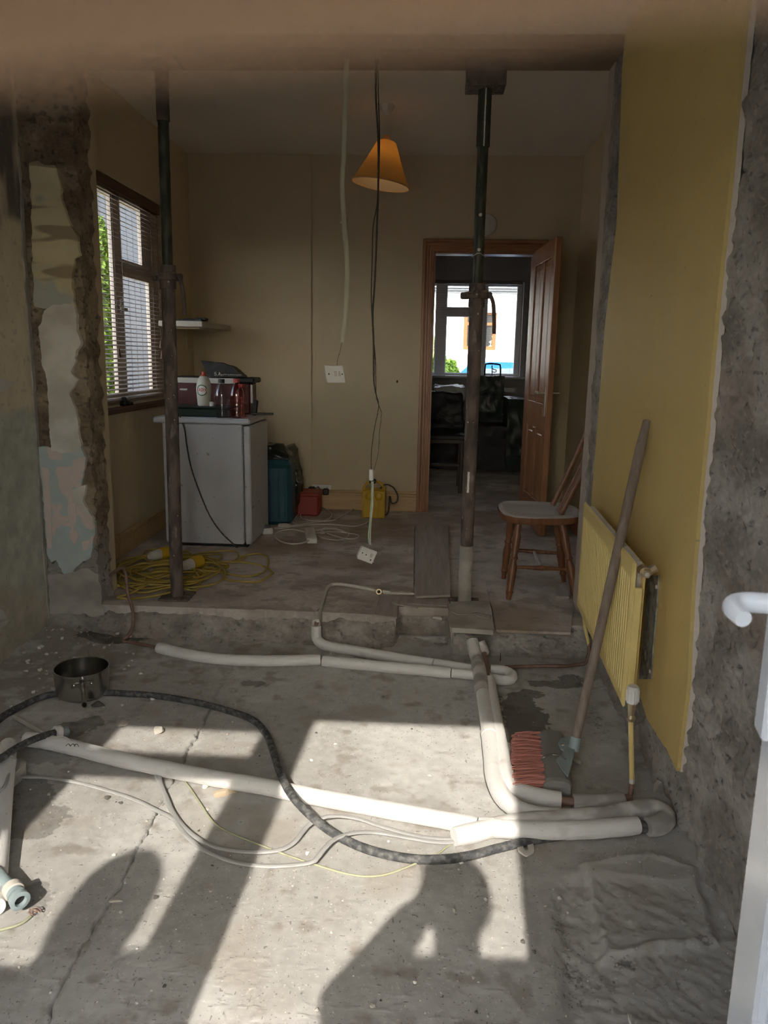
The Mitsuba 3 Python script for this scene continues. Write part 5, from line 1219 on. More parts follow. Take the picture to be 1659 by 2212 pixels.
hose('black_hose', 'dusty black hose curving across the whole near floor', [(-40, 1600), (0, 1553), (44, 1527), (91, 1506), (145, 1496), (200, 1496), (260, 1498), (340, 1504), (420, 1517), (500, 1538), (548, 1557), (576, 1588), (592, 1630), (606, 1672), (628, 1715), (660, 1752), (705, 1790), (760, 1822), (820, 1843), (890, 1856), (950, 1857), (1010, 1850), (1080, 1832), (1140, 1818), (1200, 1808), (1260, 1802)],
     [.012, .012, .012, .012, .012, .012, .012, .012, .012, .012, .012, .012, .02, .05, .066, .055, .03, .014, .012, .012, .012, .012, .012, .010, .009, .008], .0125, 'm_dusty_black')
k = hose('black_hose', 'short black hose with a white collar at the left edge', [(-30, 1660), (0, 1640), (40, 1614), (80, 1595), (122, 1582)], [.12, .115, .10, .075, .04], .0115, 'm_dusty_black')
a, b = floor_at(118, 1584, .042), floor_at(140, 1579, .036); a[2], b[2] = .042, .032
put(k, 'collar', align(lathe([(.013, 0), (.024, 0), (.026, .006), (.026, .018), (.022, .024), (.013, .024)], 24), a, b), 'm_white_plastic', smooth=30, label='white collar nut'); put(k, 'fitting', align(lathe([(0, .02), (.018, .02), (.020, .045), (.015, .05), (0, .05)], 20), a, b), 'm_galv_blue', smooth=30)
k = hose('blue_hose', 'blue-grey hose with a pale collar at the lower left edge', [(-30, 1865), (-5, 1885), (14, 1908), (26, 1922)], [.045, .045, .045, .045], .014, 'm_galv_blue')
a, b = floor_at(24, 1917, .046), floor_at(45, 1950, .040); a[2], b[2] = .047, .043; L = np.linalg.norm(b - a)
put(k, 'collar', align(lathe([(0, 0), (.019, 0), (.024, .004), (.024, L * .36), (.020, L * .40), (0, L * .40)], 26), a, b), 'm_off_white', smooth=30, label='cream collar'); put(k, 'fitting', align(lathe([(0, L * .38), (.020, L * .38), (.020, L * .55), (.022, L * .56), (.022, L * .62), (.018, L * .63), (.018, L * .72), (.023, L * .73), (.024, L * .97), (.019, L), (.014, L), (.013, L * .8), (0, L * .8)], 26), a, b), 'm_galv_blue', smooth=30); put(k, 'bore', align(lathe([(0, L * .82), (.013, L * .82), (.013, L * .81), (0, L * .81)], 18), a, b), 'm_black')
CB = [[(338, 1660), (338, 1672), (345, 1692), (353, 1711), (366, 1742), (382, 1769), (400, 1790), (420, 1807), (448, 1823), (478, 1834), (541, 1841), (599, 1838), (633, 1822), (657, 1793), (670, 1780), (686, 1770), (724, 1763), (772, 1769), (830, 1788), (903, 1807), (975, 1814), (1000, 1808)],
      [(344, 1660), (346, 1690), (362, 1730), (378, 1768), (396, 1798), (420, 1822), (445, 1838), (493, 1859), (551, 1870), (613, 1871), (671, 1864), (684, 1855), (695, 1841), (708, 1826), (724, 1813), (763, 1800), (811, 1799), (869, 1808), (927, 1818), (975, 1820), (1000, 1812)],
      [(26, 1680), (60, 1679), (110, 1681), (180, 1694), (250, 1714), (300, 1732), (340, 1752), (366, 1764), (384, 1776)]]
for i, p in enumerate(CB):
    lift = [.010 + (.022 * math.exp(-((x - 715) / 60) ** 2) if i < 2 else 0) for x, y in p]
    k = thing('flat_cable', ['grey flat cable looping over the black hose, the upper loop', 'grey flat cable looping over the black hose, the lower loop', 'grey flat cable running in from the left wet patch'][i], 'cable')
    put(k, 'length', tube(lay(p, lift, .015), .0078, 12, .55, up=[0, 0, 1]), 'm_cable_grey', smooth=55)
k = thing('earth_wire', 'thin green-yellow wire wandering below the grey cables', 'wire')
put(k, 'length', tube(lay([(384, 1672), (398, 1688), (411, 1704), (435, 1740), (459, 1774), (493, 1798), (570, 1829), (628, 1851), (686, 1870), (744, 1887), (792, 1894), (840, 1888), (903, 1864), (941, 1848), (960, 1834), (976, 1822)], .006, .012), .0029, 8), 'm_earth', smooth=55)
k = thing('earth_wire', 'short green-yellow wire end at the lower left edge', 'wire')
put(k, 'length', tube(lay([(-30, 2022), (0, 2010), (30, 2002), (52, 1992), (66, 1980)], .005, .01), .0032, 8), 'm_earth', smooth=55)
put(k, 'twist', cat(*[tube(lay([(66 + dx, 1978), (64 + 9 * math.cos(q_) + dx, 1970 + 6 * math.sin(q_)), (70 + 8 * math.cos(q_ + 2) + dx, 1966 + 6 * math.sin(q_ + 2)), (84 + dx, 1968 + 4 * math.sin(q_))], [.006, .012, .018, .010], .006), .0011, 6) for dx, q_ in ((0, 0), (4, 1.3), (6, 3), (2, 4.4))]), 'm_copper', label='frayed copper strands')
k = thing('earth_wire', 'green-white wire loop under the blue hose', 'wire'); put(k, 'length', tube(lay([(-20, 1898), (2, 1902), (16, 1910), (19, 1920), (4, 1932), (-14, 1940)], .02, .01), .003, 8), 'm_cable_green', smooth=55)
k = thing('thin_wire', 'thin cream wire arched over the white pipe near its left end', 'wire'); put(k, 'length', tube(lay([(80, 1596), (110, 1594), (138, 1592), (155, 1601)], [.055, .058, .06, .052], .01), .0018, 6), 'm_off_white', smooth=55)
k = thing('grey_cable', 'grey cable loop lying on the white pipe end at the left', 'cable'); put(k, 'length', tube(lay([(-20, 1722), (8, 1702), (20, 1672), (31, 1655), (34, 1642), (24, 1634), (12, 1632)], [.07, .09, .08, .06, .07, .1, .11], .01), .005, 8), 'm_cable_grey', smooth=55)
one('wood_stick', rod(floor_at(30, 1548, .012), floor_at(95, 1585, .014), .008, 8), 'm_stone', 'thin grey stick on the floor between the two black hoses', 'stick')

# ------------------------------------------------------------------ rubble and crumbs
def crumb(name, label, px, py, r, mat_, cat_, seed, squash=(1, 1, .6), group=None, z=None, rz=0):
    q = floor_at(px, py, 0 if z is None else z); zz = ground(q[0], q[1]) if z is None else z
    one(name, turn(stone(r, seed, squash), (q[0], q[1], zz + r * squash[2] * .55), rz=rz), mat_, label, cat_, group)


crumb('brick_fragment', 'yellowish brick fragment beside the long white pipe', 488, 1716, .040, 'm_brick', 'brick fragment', 77, (1.15, .95, .32), rz=.6)
U = LineString(px_line([(1121, 1827), (1126, 1842), (1136, 1849), (1147, 1843), (1145, 1826), (1139, 1824)])).buffer(.0085, cap_style=2)
one('plastic_spacer', on_z(U, .003, .006), 'm_off_white', 'cream U-shaped plastic spacer on the floor', 'spacer')
crumb('plaster_chip', 'long pale plaster chip at the bottom edge of the floor', 1366, 2196, .017, 'm_white_stone', 'plaster chip', 5, (.55, 1.35, .5))
crumb('concrete_lump', 'concrete lump wedged against the right wall by the duct', 1422, 1722, .035, 'm_stone', 'concrete lump', 9, (1, .8, .9))
crumb('concrete_lump', 'concrete lump touching the left sunlit patch, the larger of two', 265, 1568, .021, 'm_stone', 'concrete lump', 12, (1.1, 1, .7))
crumb('concrete_lump', 'knobbly concrete lump in the upper sunlit patch', 341, 1583, .022, 'm_stone', 'concrete lump', 15, (1, 1, .75))
crumb('dark_stone', 'dark bluish stone between the saucepan and the hose', 212, 1524, .030, 'm_dark_stone', 'stone', 19, (1.2, .9, .45))
crumb('concrete_lump', 'pale lump in front of the brick fragment', 445, 1700, .014, 'm_white_stone', 'concrete lump', 22)
crumb('concrete_lump', 'flat concrete chip on the crack in the head-shaped shadow', 252, 1947, .018, 'm_stone', 'concrete chip', 25, (1.1, .8, .3))
crumb('dark_stone', 'dark grey stone chip in the lower left sun', 232, 1725, .011, 'm_dark_stone', 'stone', 28)
crumb('white_pebble', 'white pebble below the lower cable loop', 665, 1846, .009, 'm_white_stone', 'pebble', 31)
crumb('wood_chip', 'red-brown wood splinter standing by the copper pipe', 1080, 1430, .016, 'm_maroon', 'splinter', 33, (.35, .35, 2.0))
crumb('plaster_chip', 'pale plaster chip beside the saucepan', 118, 1490, .020, 'm_stone', 'plaster chip', 35, (1.2, .6, .4))
crumb('concrete_lump', 'round concrete lump in the broken hollow of the step', 945, 1340, .030, 'm_stone', 'concrete lump', 37, (1.1, .8, .6), z=.09)
for i, (x, y, r) in enumerate(((262, 1366, .02), (298, 1352, .022), (283, 1381, .016), (254, 1378, .018), (305, 1368, .012))):
    crumb('plaster_chip', 'pinkish plaster lump at the foot of the copper bend', x, y, r, 'm_pink_paint', 'plaster lump', 50 + i, group='plaster lumps at the copper bend')
g = np.random.default_rng(21); n = 0
while n < 95:
    x, y = g.uniform(30, 1260), g.uniform(1400, 2190)
    if g.random() > np.interp(y, [1400, 1700, 2200], [.7, 1, .55]): continue
    q = floor_at(x, y); 
    if not (-1.7 < q[0] < .6): continue
    r, mm = g.choice([.004, .005, .006, .008]), str(g.choice(['m_stone', 'm_stone', 'm_white_stone', 'm_dark_stone']))
    hue, nm = {'m_stone': ('grey concrete', 'concrete_crumb'), 'm_white_stone': ('white plaster', 'plaster_crumb'), 'm_dark_stone': ('dark stone', 'stone_crumb')}[mm]
    crumb(nm, f'small {hue} crumb lying loose on the near floor', x, y, r, mm, 'crumb', 200 + n, group=f'{hue} crumbs on the near floor'); n += 1
for i in range(26):
    x, y = g.uniform(560, 1230), g.uniform(1120, 1300)
    crumb('plaster_crumb', 'tiny pale plaster crumb on the upper floor', x, y, g.choice([.004, .005, .006]), 'm_white_stone', 'crumb', 400 + i, group='plaster crumbs on the upper floor', z=S)
for i in range(70):
    x, y = (g.uniform(95, 235), g.uniform(1365, 1470)) if i < 30 else (g.uniform(20, 330), g.uniform(1375, 1530))
    crumb('concrete_crumb', 'concrete crumb in the debris below the wall stub', x, y, g.choice([.006, .009, .012]), g.choice(['m_stone', 'm_white_stone']), 'crumb', 500 + i, group='debris crumbs under the wall stub')
ms = []
for i in range(2600):
    if i < 1300: x, y = g.uniform(-1.7, .75), g.uniform(1.3, 3.5)
    elif i < 1700: x, y = XL + abs(g.normal(0, .12)) + .01, g.uniform(2.2, 3.5)
    elif i < 2100: x, y = XR - abs(g.normal(0, .10)) - .01, g.uniform(1.4, 3.4)
    else: x, y = g.uniform(-1.7, .7), 3.44 - abs(g.normal(0, .07))
    r = g.uniform(.0012, .0038); m = trimesh.Trimesh(np.array([[1, 0, -.4], [-.5, .9, -.4], [-.5, -.9, -.4], [.1, 0, .8]]) * r, [[0, 1, 3], [1, 2, 3], [2, 0, 3], [0, 2, 1]], process=False)
    ms.append(turn(m, (x, y, ground(x, y) + r * .3), rz=g.uniform(0, 6)))
one('grit', cat(ms), 'm_stone', 'fine loose grit scattered over the concrete floor', 'grit', kind='stuff')
# ------------------------------------------------------------------ room beyond the doorway: dark furniture
def cloth(lo, hi, seed, amp=.03, step=.05): return rough(box(lo, hi), step, amp, 9, seed)


ay = 8.2
b0, b1 = at_y(1028, 900, ay)[0], at_y(1096, 900, ay)[0]
SF_ = thing('covered_table', 'table heaped under a dark cloth below the street window', 'table')
tx = lambda px, py, y: at_y(px, py, y)
put(SF_, 'cloth', cloth((tx(925, 900, 8.6)[0] - .5, 8.5, S), (b0 - .14, 9.35, tx(950, 848, 8.6)[2]), 3), 'm_black', smooth=60)
put(SF_, 'white_sheet', cloth((tx(938, 850, 8.6)[0], 8.55, tx(950, 862, 8.6)[2]), (b0 - .10, 9.2, tx(980, 836, 8.6)[2]), 5, .045, .03), 'm_white_plastic', smooth=60, label='rumpled white sheet')
AC = thing('armchair', 'dark armchair with a tall back standing beyond the doorway', 'armchair')
ay = 8.2
b0, b1 = tx(1028, 900, ay)[0], tx(1096, 900, ay)[0]; s1 = tx(1125, 880, ay)[0]
put(AC, 'back', cloth((b0, ay + .5, S + .2), (b1, ay + .68, tx(1060, 815, ay)[2]), 7, .02), 'm_dark_green', smooth=60)
put(AC, 'seat', cloth((b0 - .05, ay, S + .05), (s1, ay + .55, tx(1080, 900, ay)[2] - .1), 8, .02), 'm_black', smooth=60)
put(AC, 'arm', cloth((b1 + .0, ay - .02, S + .05), (s1 + .06, ay + .6, tx(1110, 862, ay)[2]), 9, .025), 'm_dark_green', smooth=60)
one('grey_sheet', cloth((s1 + .10, ay + .05, S + .5), (s1 + .22, ay + .4, tx(1130, 845, ay)[2]), 12, .03), 'm_grey_paint', 'pale grey sheet hung over the armchair arm', 'sheet', smooth=60)
one('white_cloth', cloth((tx(1092, 850, ay)[0], ay - .03, tx(1100, 847, ay)[2]), (tx(1116, 850, ay)[0], ay + .2, tx(1100, 839, ay)[2]), 13, .012, .02), 'm_sheet_white', 'small white cloth lying on the armchair arm', 'cloth', smooth=60)
K = thing('dark_chair', 'dark chair half hidden behind the door jamb, backrest towards the viewer', 'chair')
ky = 7.0; kx0, kx1 = tx(926, 950, ky)[0] - .12, tx(1003, 950, ky)[0]; kz = tx(960, 848, ky)[2]; sz_ = tx(960, 940, ky)[2]
put(K, 'backrest', rough(rbox((kx1 - kx0, .07, kz - sz_ - .02), .034, ((kx0 + kx1) / 2, ky + .4, (kz + sz_) / 2)), .03, .035, 7, 2), 'm_black', smooth=50)
put(K, 'seat', rbox((kx1 - kx0 + .02, .44, .05), .012, ((kx0 + kx1) / 2, ky + .2, sz_ - .02)), 'm_black'); put(K, 'front_rail', rbox((kx1 - kx0, .025, .05), .005, ((kx0 + kx1) / 2, ky, sz_ - .05)), 'm_dark_wood')
for x in (kx0 + .02, kx1 - .02):
    for y in (ky + .01, ky + .4): put(K, 'leg', rbox((.035, .035, sz_ - S - .02), .006, (x, y, (sz_ + S) / 2 - .02)), 'm_dark_wood')
put(K, 'stretcher', rbox((kx1 - kx0, .02, .025), .005, ((kx0 + kx1) / 2, ky + .01, S + .25)), 'm_dark_wood')
MF = thing('wire_stand', 'thin dark wire stand rising against the bright window', 'stand')
fy = 8.95; fq = [tx(x, y, fy) for x, y in [(1046, 830), (1048, 792), (1053, 786), (1076, 787), (1081, 793), (1080, 830)]]
put(MF, 'hoop', tube(spline(fq, .02), .009, 8), 'm_black', smooth=50); put(MF, 'loop', tube(spline([tx(x, y, fy) for x, y in [(1063, 818), (1063, 789), (1063, 796), (1072, 800), (1070, 804), (1062, 803)]], .01), .005, 6), 'm_black', smooth=50)
put(MF, 'foot', box((fq[0][0] - .02, fy - .1, S), (fq[-1][0] + .02, fy + .1, fq[0][2])), 'm_black')

# ------------------------------------------------------------------ street and gardens
struct('ground', box((-40, -25, -.5), (40, 60, -.18)), 'm_tarmac', 'grey ground of the street')
struct('ground_patio', box((-6, -9, -.3), (6, -.09, -.15)), 'm_paving', 'pale garden paving outside the door')
struct('ground_side', box((-9, -.09, -.3), (-2.06, 12, -.13)), 'm_paving', 'paved strip beside the house')
HYs = 20.0; hx = lambda px, py=700: at_y(px, py, HYs)[0]; hz_ = lambda py: at_y(1040, py, HYs)[2]
H = thing('white_house', 'white rendered house across the street', 'house')
w0, w1, wz0, wz1 = hx(1002, 710), hx(1072, 710), hz_(756), hz_(667)
put(H, 'wall', wall_with_holes('y', HYs, .3, (-9, 9, -.2, hz_(632)), [(w0, w1, wz0, wz1)]), 'm_render')
for i, (p0, p1, o) in enumerate(((632, 629, .10), (629, 625, .22), (624.5, 620, .30))): put(H, 'eaves_board', box((-9, HYs - o, hz_(p0)), (9, HYs + .2, hz_(p1))), 'm_grey_paint')
put(H, 'roof', turn(box((-9, 0, 0), (9, 5, .1)), (0, HYs - .35, hz_(619)), rx=.6), 'm_grey_paint')
fw = .09
for x0, x1, z0, z1 in ((w0, w0 + fw, wz0, wz1), (w1 - fw, w1, wz0, wz1), (w0, w1, wz0, wz0 + fw), (w0, w1, wz1 - .14, wz1), (w0, w1, wz1 - .40, wz1 - .33), ((w0 + w1) / 2 - .04, (w0 + w1) / 2 + .04, wz0, wz1)): put(H, 'window_frame', box((x0, HYs + .02, z0), (x1, HYs + .1, z1)), 'm_orange_wood', label='orange-brown wooden window frame' if (x0 == w0 and x1 < w0 + .1) else None)
put(H, 'window_head', box((w0 - .02, HYs - .04, wz1 - .10), (w1 + .02, HYs + .05, wz1 + .06)), 'm_grey_paint')
put(H, 'glazing', box((w0, HYs + .08, wz0), (w1, HYs + .09, wz1)), 'm_glass'); put(H, 'window_sill', box((w0 - .16, HYs - .12, hz_(766)), (w1 + .03, HYs + .05, hz_(757))), 'm_render')
for t, px, py in (('1', 1060, 736), ('15', 1054, 748)):
    m = meshkit.text_mesh(t, .13, .004, bold=True); m.apply_transform(trimesh.transformations.rotation_matrix(math.pi / 2, [1, 0, 0])); put(H, 'number', turn(m, at_y(px, py, HYs + .07)), 'm_white_plastic')
put(H, 'string_course', box((hx(1003), HYs - .03, hz_(781)), (hx(1068), HYs + .05, hz_(780))), 'm_grey_paint')
CA = thing('car', 'blue car parked in the street, its roof showing above the sill', 'car')
cy = 14.2; cz = at_y(1040, 783, cy)[2]; cx0, cx1 = at_y(966, 790, cy)[0], at_y(966, 790, cy)[0] + 2.2
g0 = -.18
prof_ = [(cx0 - 1.0, g0 + .30), (cx0 - 1.05, g0 + .72), (cx0 - .2, g0 + .86), (cx0 + .42, cz - .02), (cx0 + .9, cz + .012), (cx0 + 1.7, cz), (cx0 + 2.5, cz - .14), (cx0 + 3.0, g0 + .85), (cx0 + 3.1, g0 + .7), (cx0 + 3.1, g0 + .28)]
hull = rough(on_y(Polygon(prof_), cy + 1.7, 1.7), .25, .0, 1, 1)
put(CA, 'body', hull, 'm_car_blue', smooth=30)
put(CA, 'side_window', on_y(Polygon([(cx0 + .12, g0 + .92), (cx0 + .56, cz - .11), (cx0 + 1.25, cz - .09), (cx0 + 1.25, g0 + .92)]), cy + .012, .02), 'm_car_glass'); put(CA, 'side_window', on_y(Polygon([(cx0 + 1.33, g0 + .92), (cx0 + 1.33, cz - .09), (cx0 + 2.1, cz - .13), (cx0 + 2.5, g0 + .92)]), cy + .012, .02), 'm_car_glass')
put(CA, 'roof_rail', rbox((1.2, .04, .025), .008, (cx0 + 1.3, cy + .1, cz + .02)), 'm_white_plastic')
for x in (cx0 - .35, cx0 + 2.35): put(CA, 'wheel', turn(lathe([(0, 0), (.2, 0), (.29, .01), (.31, .05), (.31, .15), (.29, .19), (0, .19)], 32), (x, cy + .17, g0 + .31), rx=math.pi / 2), 'm_black', smooth=30)
def foliage(c, s, n, seed, size=.05):
    g = np.random.default_rng(seed); ms = []
    p = g.normal(size=(n, 3)); p /= np.linalg.norm(p, axis=1, keepdims=True); p = np.array(c) + p * np.array(s) * g.uniform(.55, 1.05, (n, 1))
    a = g.normal(size=(n, 3)); a /= np.linalg.norm(a, axis=1, keepdims=True); b = np.cross(a, g.normal(size=(n, 3))); b /= np.linalg.norm(b, axis=1, keepdims=True); k = size * g.uniform(.6, 1.3, (n, 1))
    v = np.stack([p - a * k, p + b * k * .45, p + a * k, p - b * k * .45], 1).reshape(-1, 3); i = np.arange(n)[:, None] * 4
    return trimesh.Trimesh(v, np.vstack([i + [0, 1, 2], i + [0, 2, 3]]), process=False)
for i, (px, py, y, s, n) in enumerate(((934, 795, 12.0, (.22, .3, .55), 2600), (968, 806, 12.5, (.17, .25, .30), 1800))):
    q = at_y(px, py, y); k = thing('garden_shrub', ['green shrub at the far left of the street window', 'low brownish shrub in front of the blue car'][i], 'shrub')
    put(k, 'foliage', foliage((q[0], y, q[2] - .1), s, n, 60 + i), 'm_leaf', kind='stuff'); put(k, 'stem', rod((q[0], y, -.2), (q[0], y, q[2]), .02, 8), 'm_chair')
k = thing('hedge', 'bright green hedge outside the blinded window', 'hedge')
put(k, 'foliage', cat(foliage((-3.08, 7.2, .9), (.15, .5, 1.3), 16000, 71, .05), foliage((-3.08, 7.2, 2.0), (.15, .5, .6), 8000, 72, .05)), 'm_leaf', kind='stuff'); put(k, 'stem', rod((-3.08, 7.2, -.2), (-3.08, 7.2, 2.2), .04, 8), 'm_chair')
k = thing('garage', 'pale boarded outbuilding outside the blinded window', 'outbuilding')
put(k, 'wall', box((-4.2, 5.0, -.2), (-3.62, 13.0, 3.2)), 'm_siding')
for i in range(40): put(k, 'board', rbox((.03, .19, 3.3), .006, (-3.61, 5.1 + i * .197, 1.5)), 'm_siding')
put(k, 'roof', rbox((.9, 8.2, .08), .01, (-3.8, 9.0, 3.25)), 'm_grey_paint')

# ------------------------------------------------------------------ the two people outside the door
def body(joints, bones, step=.022):
    ms = []
    for a, b in bones:
        pa, ra = joints[a]; pb, rb = joints[b]
        ms.append(m3.Manifold.batch_hull([m3.Manifold.sphere(ra, 20).translate(list(map(float, pa))), m3.Manifold.sphere(rb, 20).translate(list(map(float, pb)))]))
    return m3.Manifold.batch_boolean(ms, m3.OpType.Add)


def to_tm(m, step, taubin=8):
    m = m.refine_to_length(step); me = m.to_mesh(); t = trimesh.Trimesh(me.vert_properties[:, :3], me.tri_verts, process=True)
    trimesh.smoothing.filter_taubin(t, iterations=taubin); return t


def from_tm(t): return m3.Manifold(m3.Mesh(np.asarray(t.vertices, np.float32), np.asarray(t.faces, np.uint32)))


GZ = -.15


def cw(r, d, f): return np.array([0, 0, EYE]) + CAM @ np.array([r, d, f])      # lens axes (right, down, forward), metres from the lens


def chain(pts, rad):
    ms = []
    for (a, ra), (b, rb) in zip(list(zip(pts, rad))[:-1], list(zip(pts, rad))[1:]):
        ms.append(m3.Manifold.batch_hull([m3.Manifold.sphere(float(ra), 20).translate([float(x) for x in a]), m3.Manifold.sphere(float(rb), 20).translate([float(x) for x in b])]))
    return ms


def head(c, yaw=0.0, s=1.0):
    """a head with brow, nose, lips, chin and ears, facing +y, its centre at c"""
    E = lambda x, y, z, r, sq=(1, 1, 1): m3.Manifold.sphere(r * s, 28).scale(list(sq)).translate([x * s, y * s, z * s])
    parts = [E(0, -.012, .030, .088, (.86, 1.08, 1.02)), E(0, .022, -.035, .062, (.92, 1.0, 1.1)), E(0, .060, -.085, .026, (1.1, .8, .8)), E(0, .080, .022, .030, (1.9, .5, .4))]
    nose = m3.Manifold.batch_hull([E(0, .082, .018, .007), E(0, .108, -.018, .010), E(-.012, .092, -.024, .006), E(.012, .092, -.024, .006)])
    lips = [E(0, .086, -.048, .013, (1.7, .6, .45)), E(0, .084, -.057, .013, (1.5, .6, .5))]
    ears = [E(k * .080, -.012, -.002, .026, (.35, .7, 1.15)) for k in (-1, 1)]
    sockets = [E(k * .031, .094, .012, .013) for k in (-1, 1)]
    m = m3.Manifold.batch_boolean(parts + [nose] + lips + ears, m3.OpType.Add)
    m = m3.Manifold.batch_boolean([m] + sockets, m3.OpType.Subtract)
    m = m3.Manifold.batch_boolean([m] + [E(k * .031, .079, .012, .0125) for k in (-1, 1)], m3.OpType.Add)
    return m.rotate([0, 0, math.degrees(yaw)]).translate([float(x) for x in c])


def person(name, label, base, shoulder_z, head_c, hands, elbows, height_hip, seed, hood=False, fingers=()):
    """base: x, y of the hips; hands, elbows: left and right points"""
    bx_, by_ = base; k = thing(name, label, 'person'); hz2 = height_hip
    shl = [np.array([bx_ - .165, by_ + .01, shoulder_z]), np.array([bx_ + .165, by_ + .01, shoulder_z])]
    if hood: shl[0] = shl[0] + [.03, 0, -.11]
    neck = [np.array([bx_, by_ - .01, shoulder_z + .03]), np.array([head_c[0], head_c[1] - .015, head_c[2] - .06])]
    ms = chain(neck, [.058, .054]) + chain([(bx_, by_, hz2), (bx_, by_, hz2 + .22), (bx_, by_ + .01, shoulder_z - .10)], [.125, .115, .13])
    ms += chain([shl[0] + [.05, 0, -.03], shl[1] + [-.05, 0, -.03]], [.075, .075])
    legs_ = []
    for s, i in ((-1, 0), (1, 1)):
        ms += chain([shl[i], elbows[i], hands[i]], [.056, .043, .030])
        L = [(bx_ + s * .085, by_, hz2 - .02), (bx_ + s * .10, by_ + .02, (hz2 + GZ) / 2 + .02), (bx_ + s * .105, by_ - .01, GZ + .08), (bx_ + s * .105, by_ - .02, GZ + .05)]
        ms += chain(L, [.085, .060, .042, .040]) + chain([(bx_ + s * .105, by_ - .03, GZ + .038), (bx_ + s * .12, by_ + .16, GZ + .030)], [.038, .030]); legs_.append(L)
    t = to_tm(m3.Manifold.batch_boolean(ms, m3.OpType.Add), .022)
    h = to_tm(head(head_c), .007, 4)
    whole = from_tm(t) + from_tm(h)
    for f in fingers: whole = whole + from_tm(f)
    put(k, 'body', whole, 'm_skin', smooth=60)
    jk = chain([(bx_, by_, hz2 - .05), (bx_, by_, hz2 + .22), (bx_, by_ + .01, shoulder_z - .10)], [.150, .138, .150]) + chain([shl[0] + [.03, 0, -.02], shl[1] + [-.03, 0, -.02]], [.088, .088])
    for i in (0, 1): jk += chain([shl[i], elbows[i], elbows[i] + (hands[i] - elbows[i]) * .82], [.074, .060, .044])
    if hood: jk += chain([(bx_, by_ - .03, shoulder_z + .02), (head_c[0], head_c[1] - .045, head_c[2] - .02), (head_c[0], head_c[1] - .03, head_c[2] + .04)], [.085, .106, .104])
    jt = to_tm(m3.Manifold.batch_boolean(jk, m3.OpType.Add), .025); q = np.array(jt.vertices); jt.vertices = q + .012 * (np.stack([meshkit.fbm(q * 11 + 3 * i, 3, seed + i) for i in range(3)], 1) - .5)
    put(k, 'jacket', jt, 'm_jacket', smooth=60, label='dark jacket')
    tr_ = []
    for L in legs_: tr_ += chain(L[:3], [.105, .078, .062])
    put(k, 'trousers', to_tm(m3.Manifold.batch_boolean(tr_ + chain([(bx_, by_, hz2), (bx_, by_, hz2 + .05)], [.145, .142]), m3.OpType.Add), .03), 'm_grey_paint', smooth=60)
    for L, s in zip(legs_, (-1, 1)): put(k, 'boot', to_tm(m3.Manifold.batch_boolean(chain([(bx_ + s * .105, by_ - .04, GZ + .05), (bx_ + s * .122, by_ + .18, GZ + .040)], [.052, .042]) + chain([(bx_ + s * .105, by_ - .02, GZ + .05), (bx_ + s * .105, by_ - .015, GZ + .15)], [.05, .055]), m3.OpType.Add).trim_by_plane([0, 0, 1], GZ), .02, 2), 'm_hair', smooth=60)
    hm = m3.Manifold.sphere(.096, 28).scale([.93, 1.10, 1.06]).translate([float(head_c[0]), float(head_c[1] - .016), float(head_c[2] + .030)])
    cut = m3.Manifold.cube([.4, .3, .4], True).translate([float(head_c[0]), float(head_c[1] + .19), float(head_c[2] - .14)])
    put(k, 'hair', to_tm(hm - cut - m3.Manifold.cube([.4, .4, .2], True).translate([float(head_c[0]), float(head_c[1]), float(head_c[2] - .15)]), .012, 3), 'm_hair', smooth=60)
    return k


def finger(pts, rad): return to_tm(m3.Manifold.batch_boolean(chain([cw(*p) for p in pts], rad), m3.OpType.Add), .003, 6)


def hand(s, index):
    """a hand gripping the phone's edge, s = -1 left, 1 right, in lens axes"""
    f = []
    palm = chain([cw(s * .050, .030, -.010), cw(s * .052, .088, -.012)], [.017, .016]) + chain([cw(s * .060, .040, -.022), cw(s * .066, .100, -.030)], [.020, .019]) + chain([cw(s * .056, .034, -.012), cw(s * .074, .105, -.040)], [.016, .020])
    f.append(to_tm(m3.Manifold.batch_boolean(palm, m3.OpType.Add), .004, 8))
    f.append(finger(*index))
    for d, L in ((.052, 1.0), (.070, .95), (.086, .8)):
        f.append(finger([(s * .052, d, -.006), (s * .054, d - .004, .010), (s * (.054 - .018 * L), d - .008, .0125), (s * (.054 - .026 * L), d - .010, .0105)], [.0092, .0088, .0080, .0070]))
    f.append(finger([(s * .062, .066, -.024), (s * .050, .040, -.026), (s * .036, .022, -.022), (s * .026, .012, -.0195)], [.0120, .0105, .0098, .0088]))
    return f


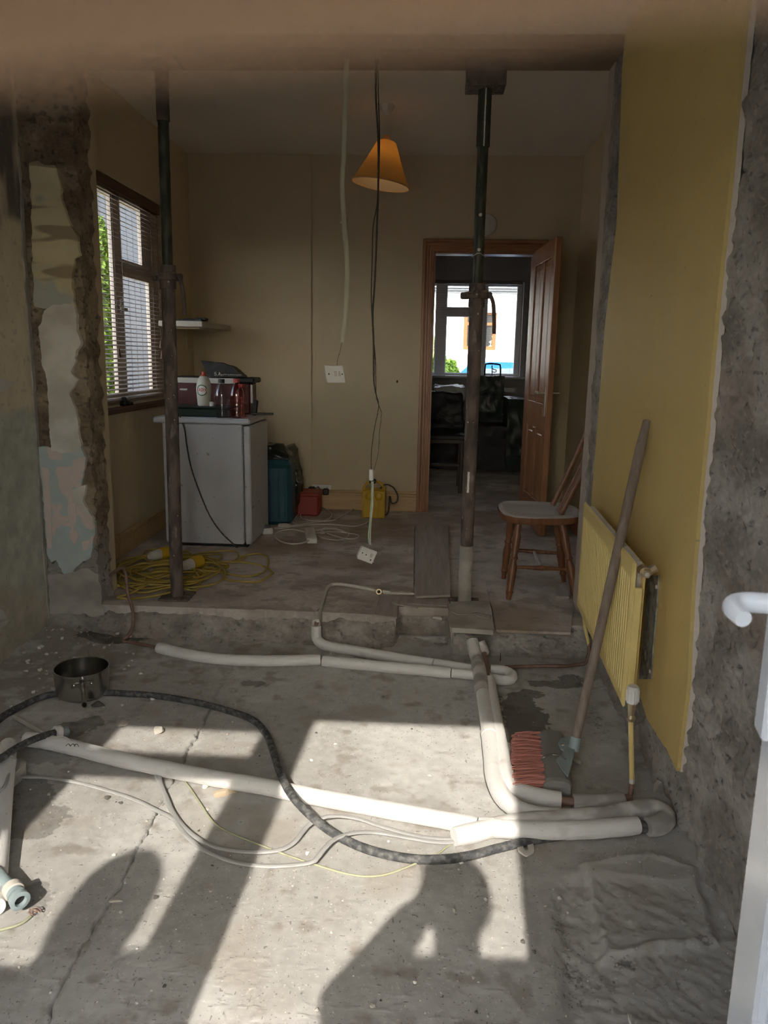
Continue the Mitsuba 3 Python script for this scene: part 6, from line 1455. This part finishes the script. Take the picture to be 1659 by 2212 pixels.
TIP = ([(-.058, .026, -.004), (-.060, -.003, .012), (-.040, -.0158, .0172), (-.018, -.0176, .0166), (.006, -.0190, .0152), (.026, -.0192, .0130)], [.0098, .0092, .0086, .0082, .0080, .0070])


def rest_hand(p):
    """a relaxed hand hanging at p"""
    ms = [to_tm(m3.Manifold.batch_boolean(chain([p + [0, 0, .02], p + [-.004, .012, -.03], p + [-.004, .03, -.075]], [.026, .022, .014]) + chain([p + [-.004, -.010, -.03], p + [-.004, -.020, -.070]], [.020, .014]), m3.OpType.Add), .005, 6)]
    for o, L in ((.032, .95), (.014, 1.05), (-.004, 1.0), (-.021, .8)):
        ms.append(to_tm(m3.Manifold.batch_boolean(chain([p + [-.004, o, -.070], p + [-.010, o + .004, -.070 - .036 * L], p + [-.022, o + .006, -.070 - .060 * L], p + [-.036, o + .006, -.070 - .078 * L]], [.0095, .0088, .0080, .0068]), m3.OpType.Add), .004, 4))
    ms.append(to_tm(m3.Manifold.batch_boolean(chain([p + [-.006, .018, -.012], p + [-.016, .050, -.040], p + [-.024, .062, -.070]], [.014, .011, .008]), m3.OpType.Add), .004, 4))
    return ms


lh, rh = cw(-.066, .060, -.045), np.array([.27, -.16, .80])
person('person', 'person in a dark jacket holding up a phone outside the garden door', (.02, -.31), 1.265, np.array([.012, -.25, 1.445]), [lh, rh], [np.array([-.212, -.205, 1.17]), np.array([.25, -.27, 1.02])], .70, 1, fingers=hand(-1, TIP) + rest_hand(rh))
PH = thing('phone', 'black phone held upright by the person outside the garden door', 'phone')
pm = rbox((.074, .150, .008), .003); pm.apply_translation([0, .058, -.0065]); v = np.array(pm.vertices); pm.vertices = np.array([cw(*q) for q in v]); pm.fix_normals()
put(PH, 'body', pm, 'm_black_gloss')
person('person', 'hooded person standing outside the side window', (-.85, -.46), 1.355, np.array([-.862, -.42, 1.535]), [np.array([-1.13, -.36, .70]), np.array([-.64, -.36, .72])], [np.array([-1.12, -.46, 1.02]), np.array([-.65, -.46, 1.03])], .78, 9, hood=True)
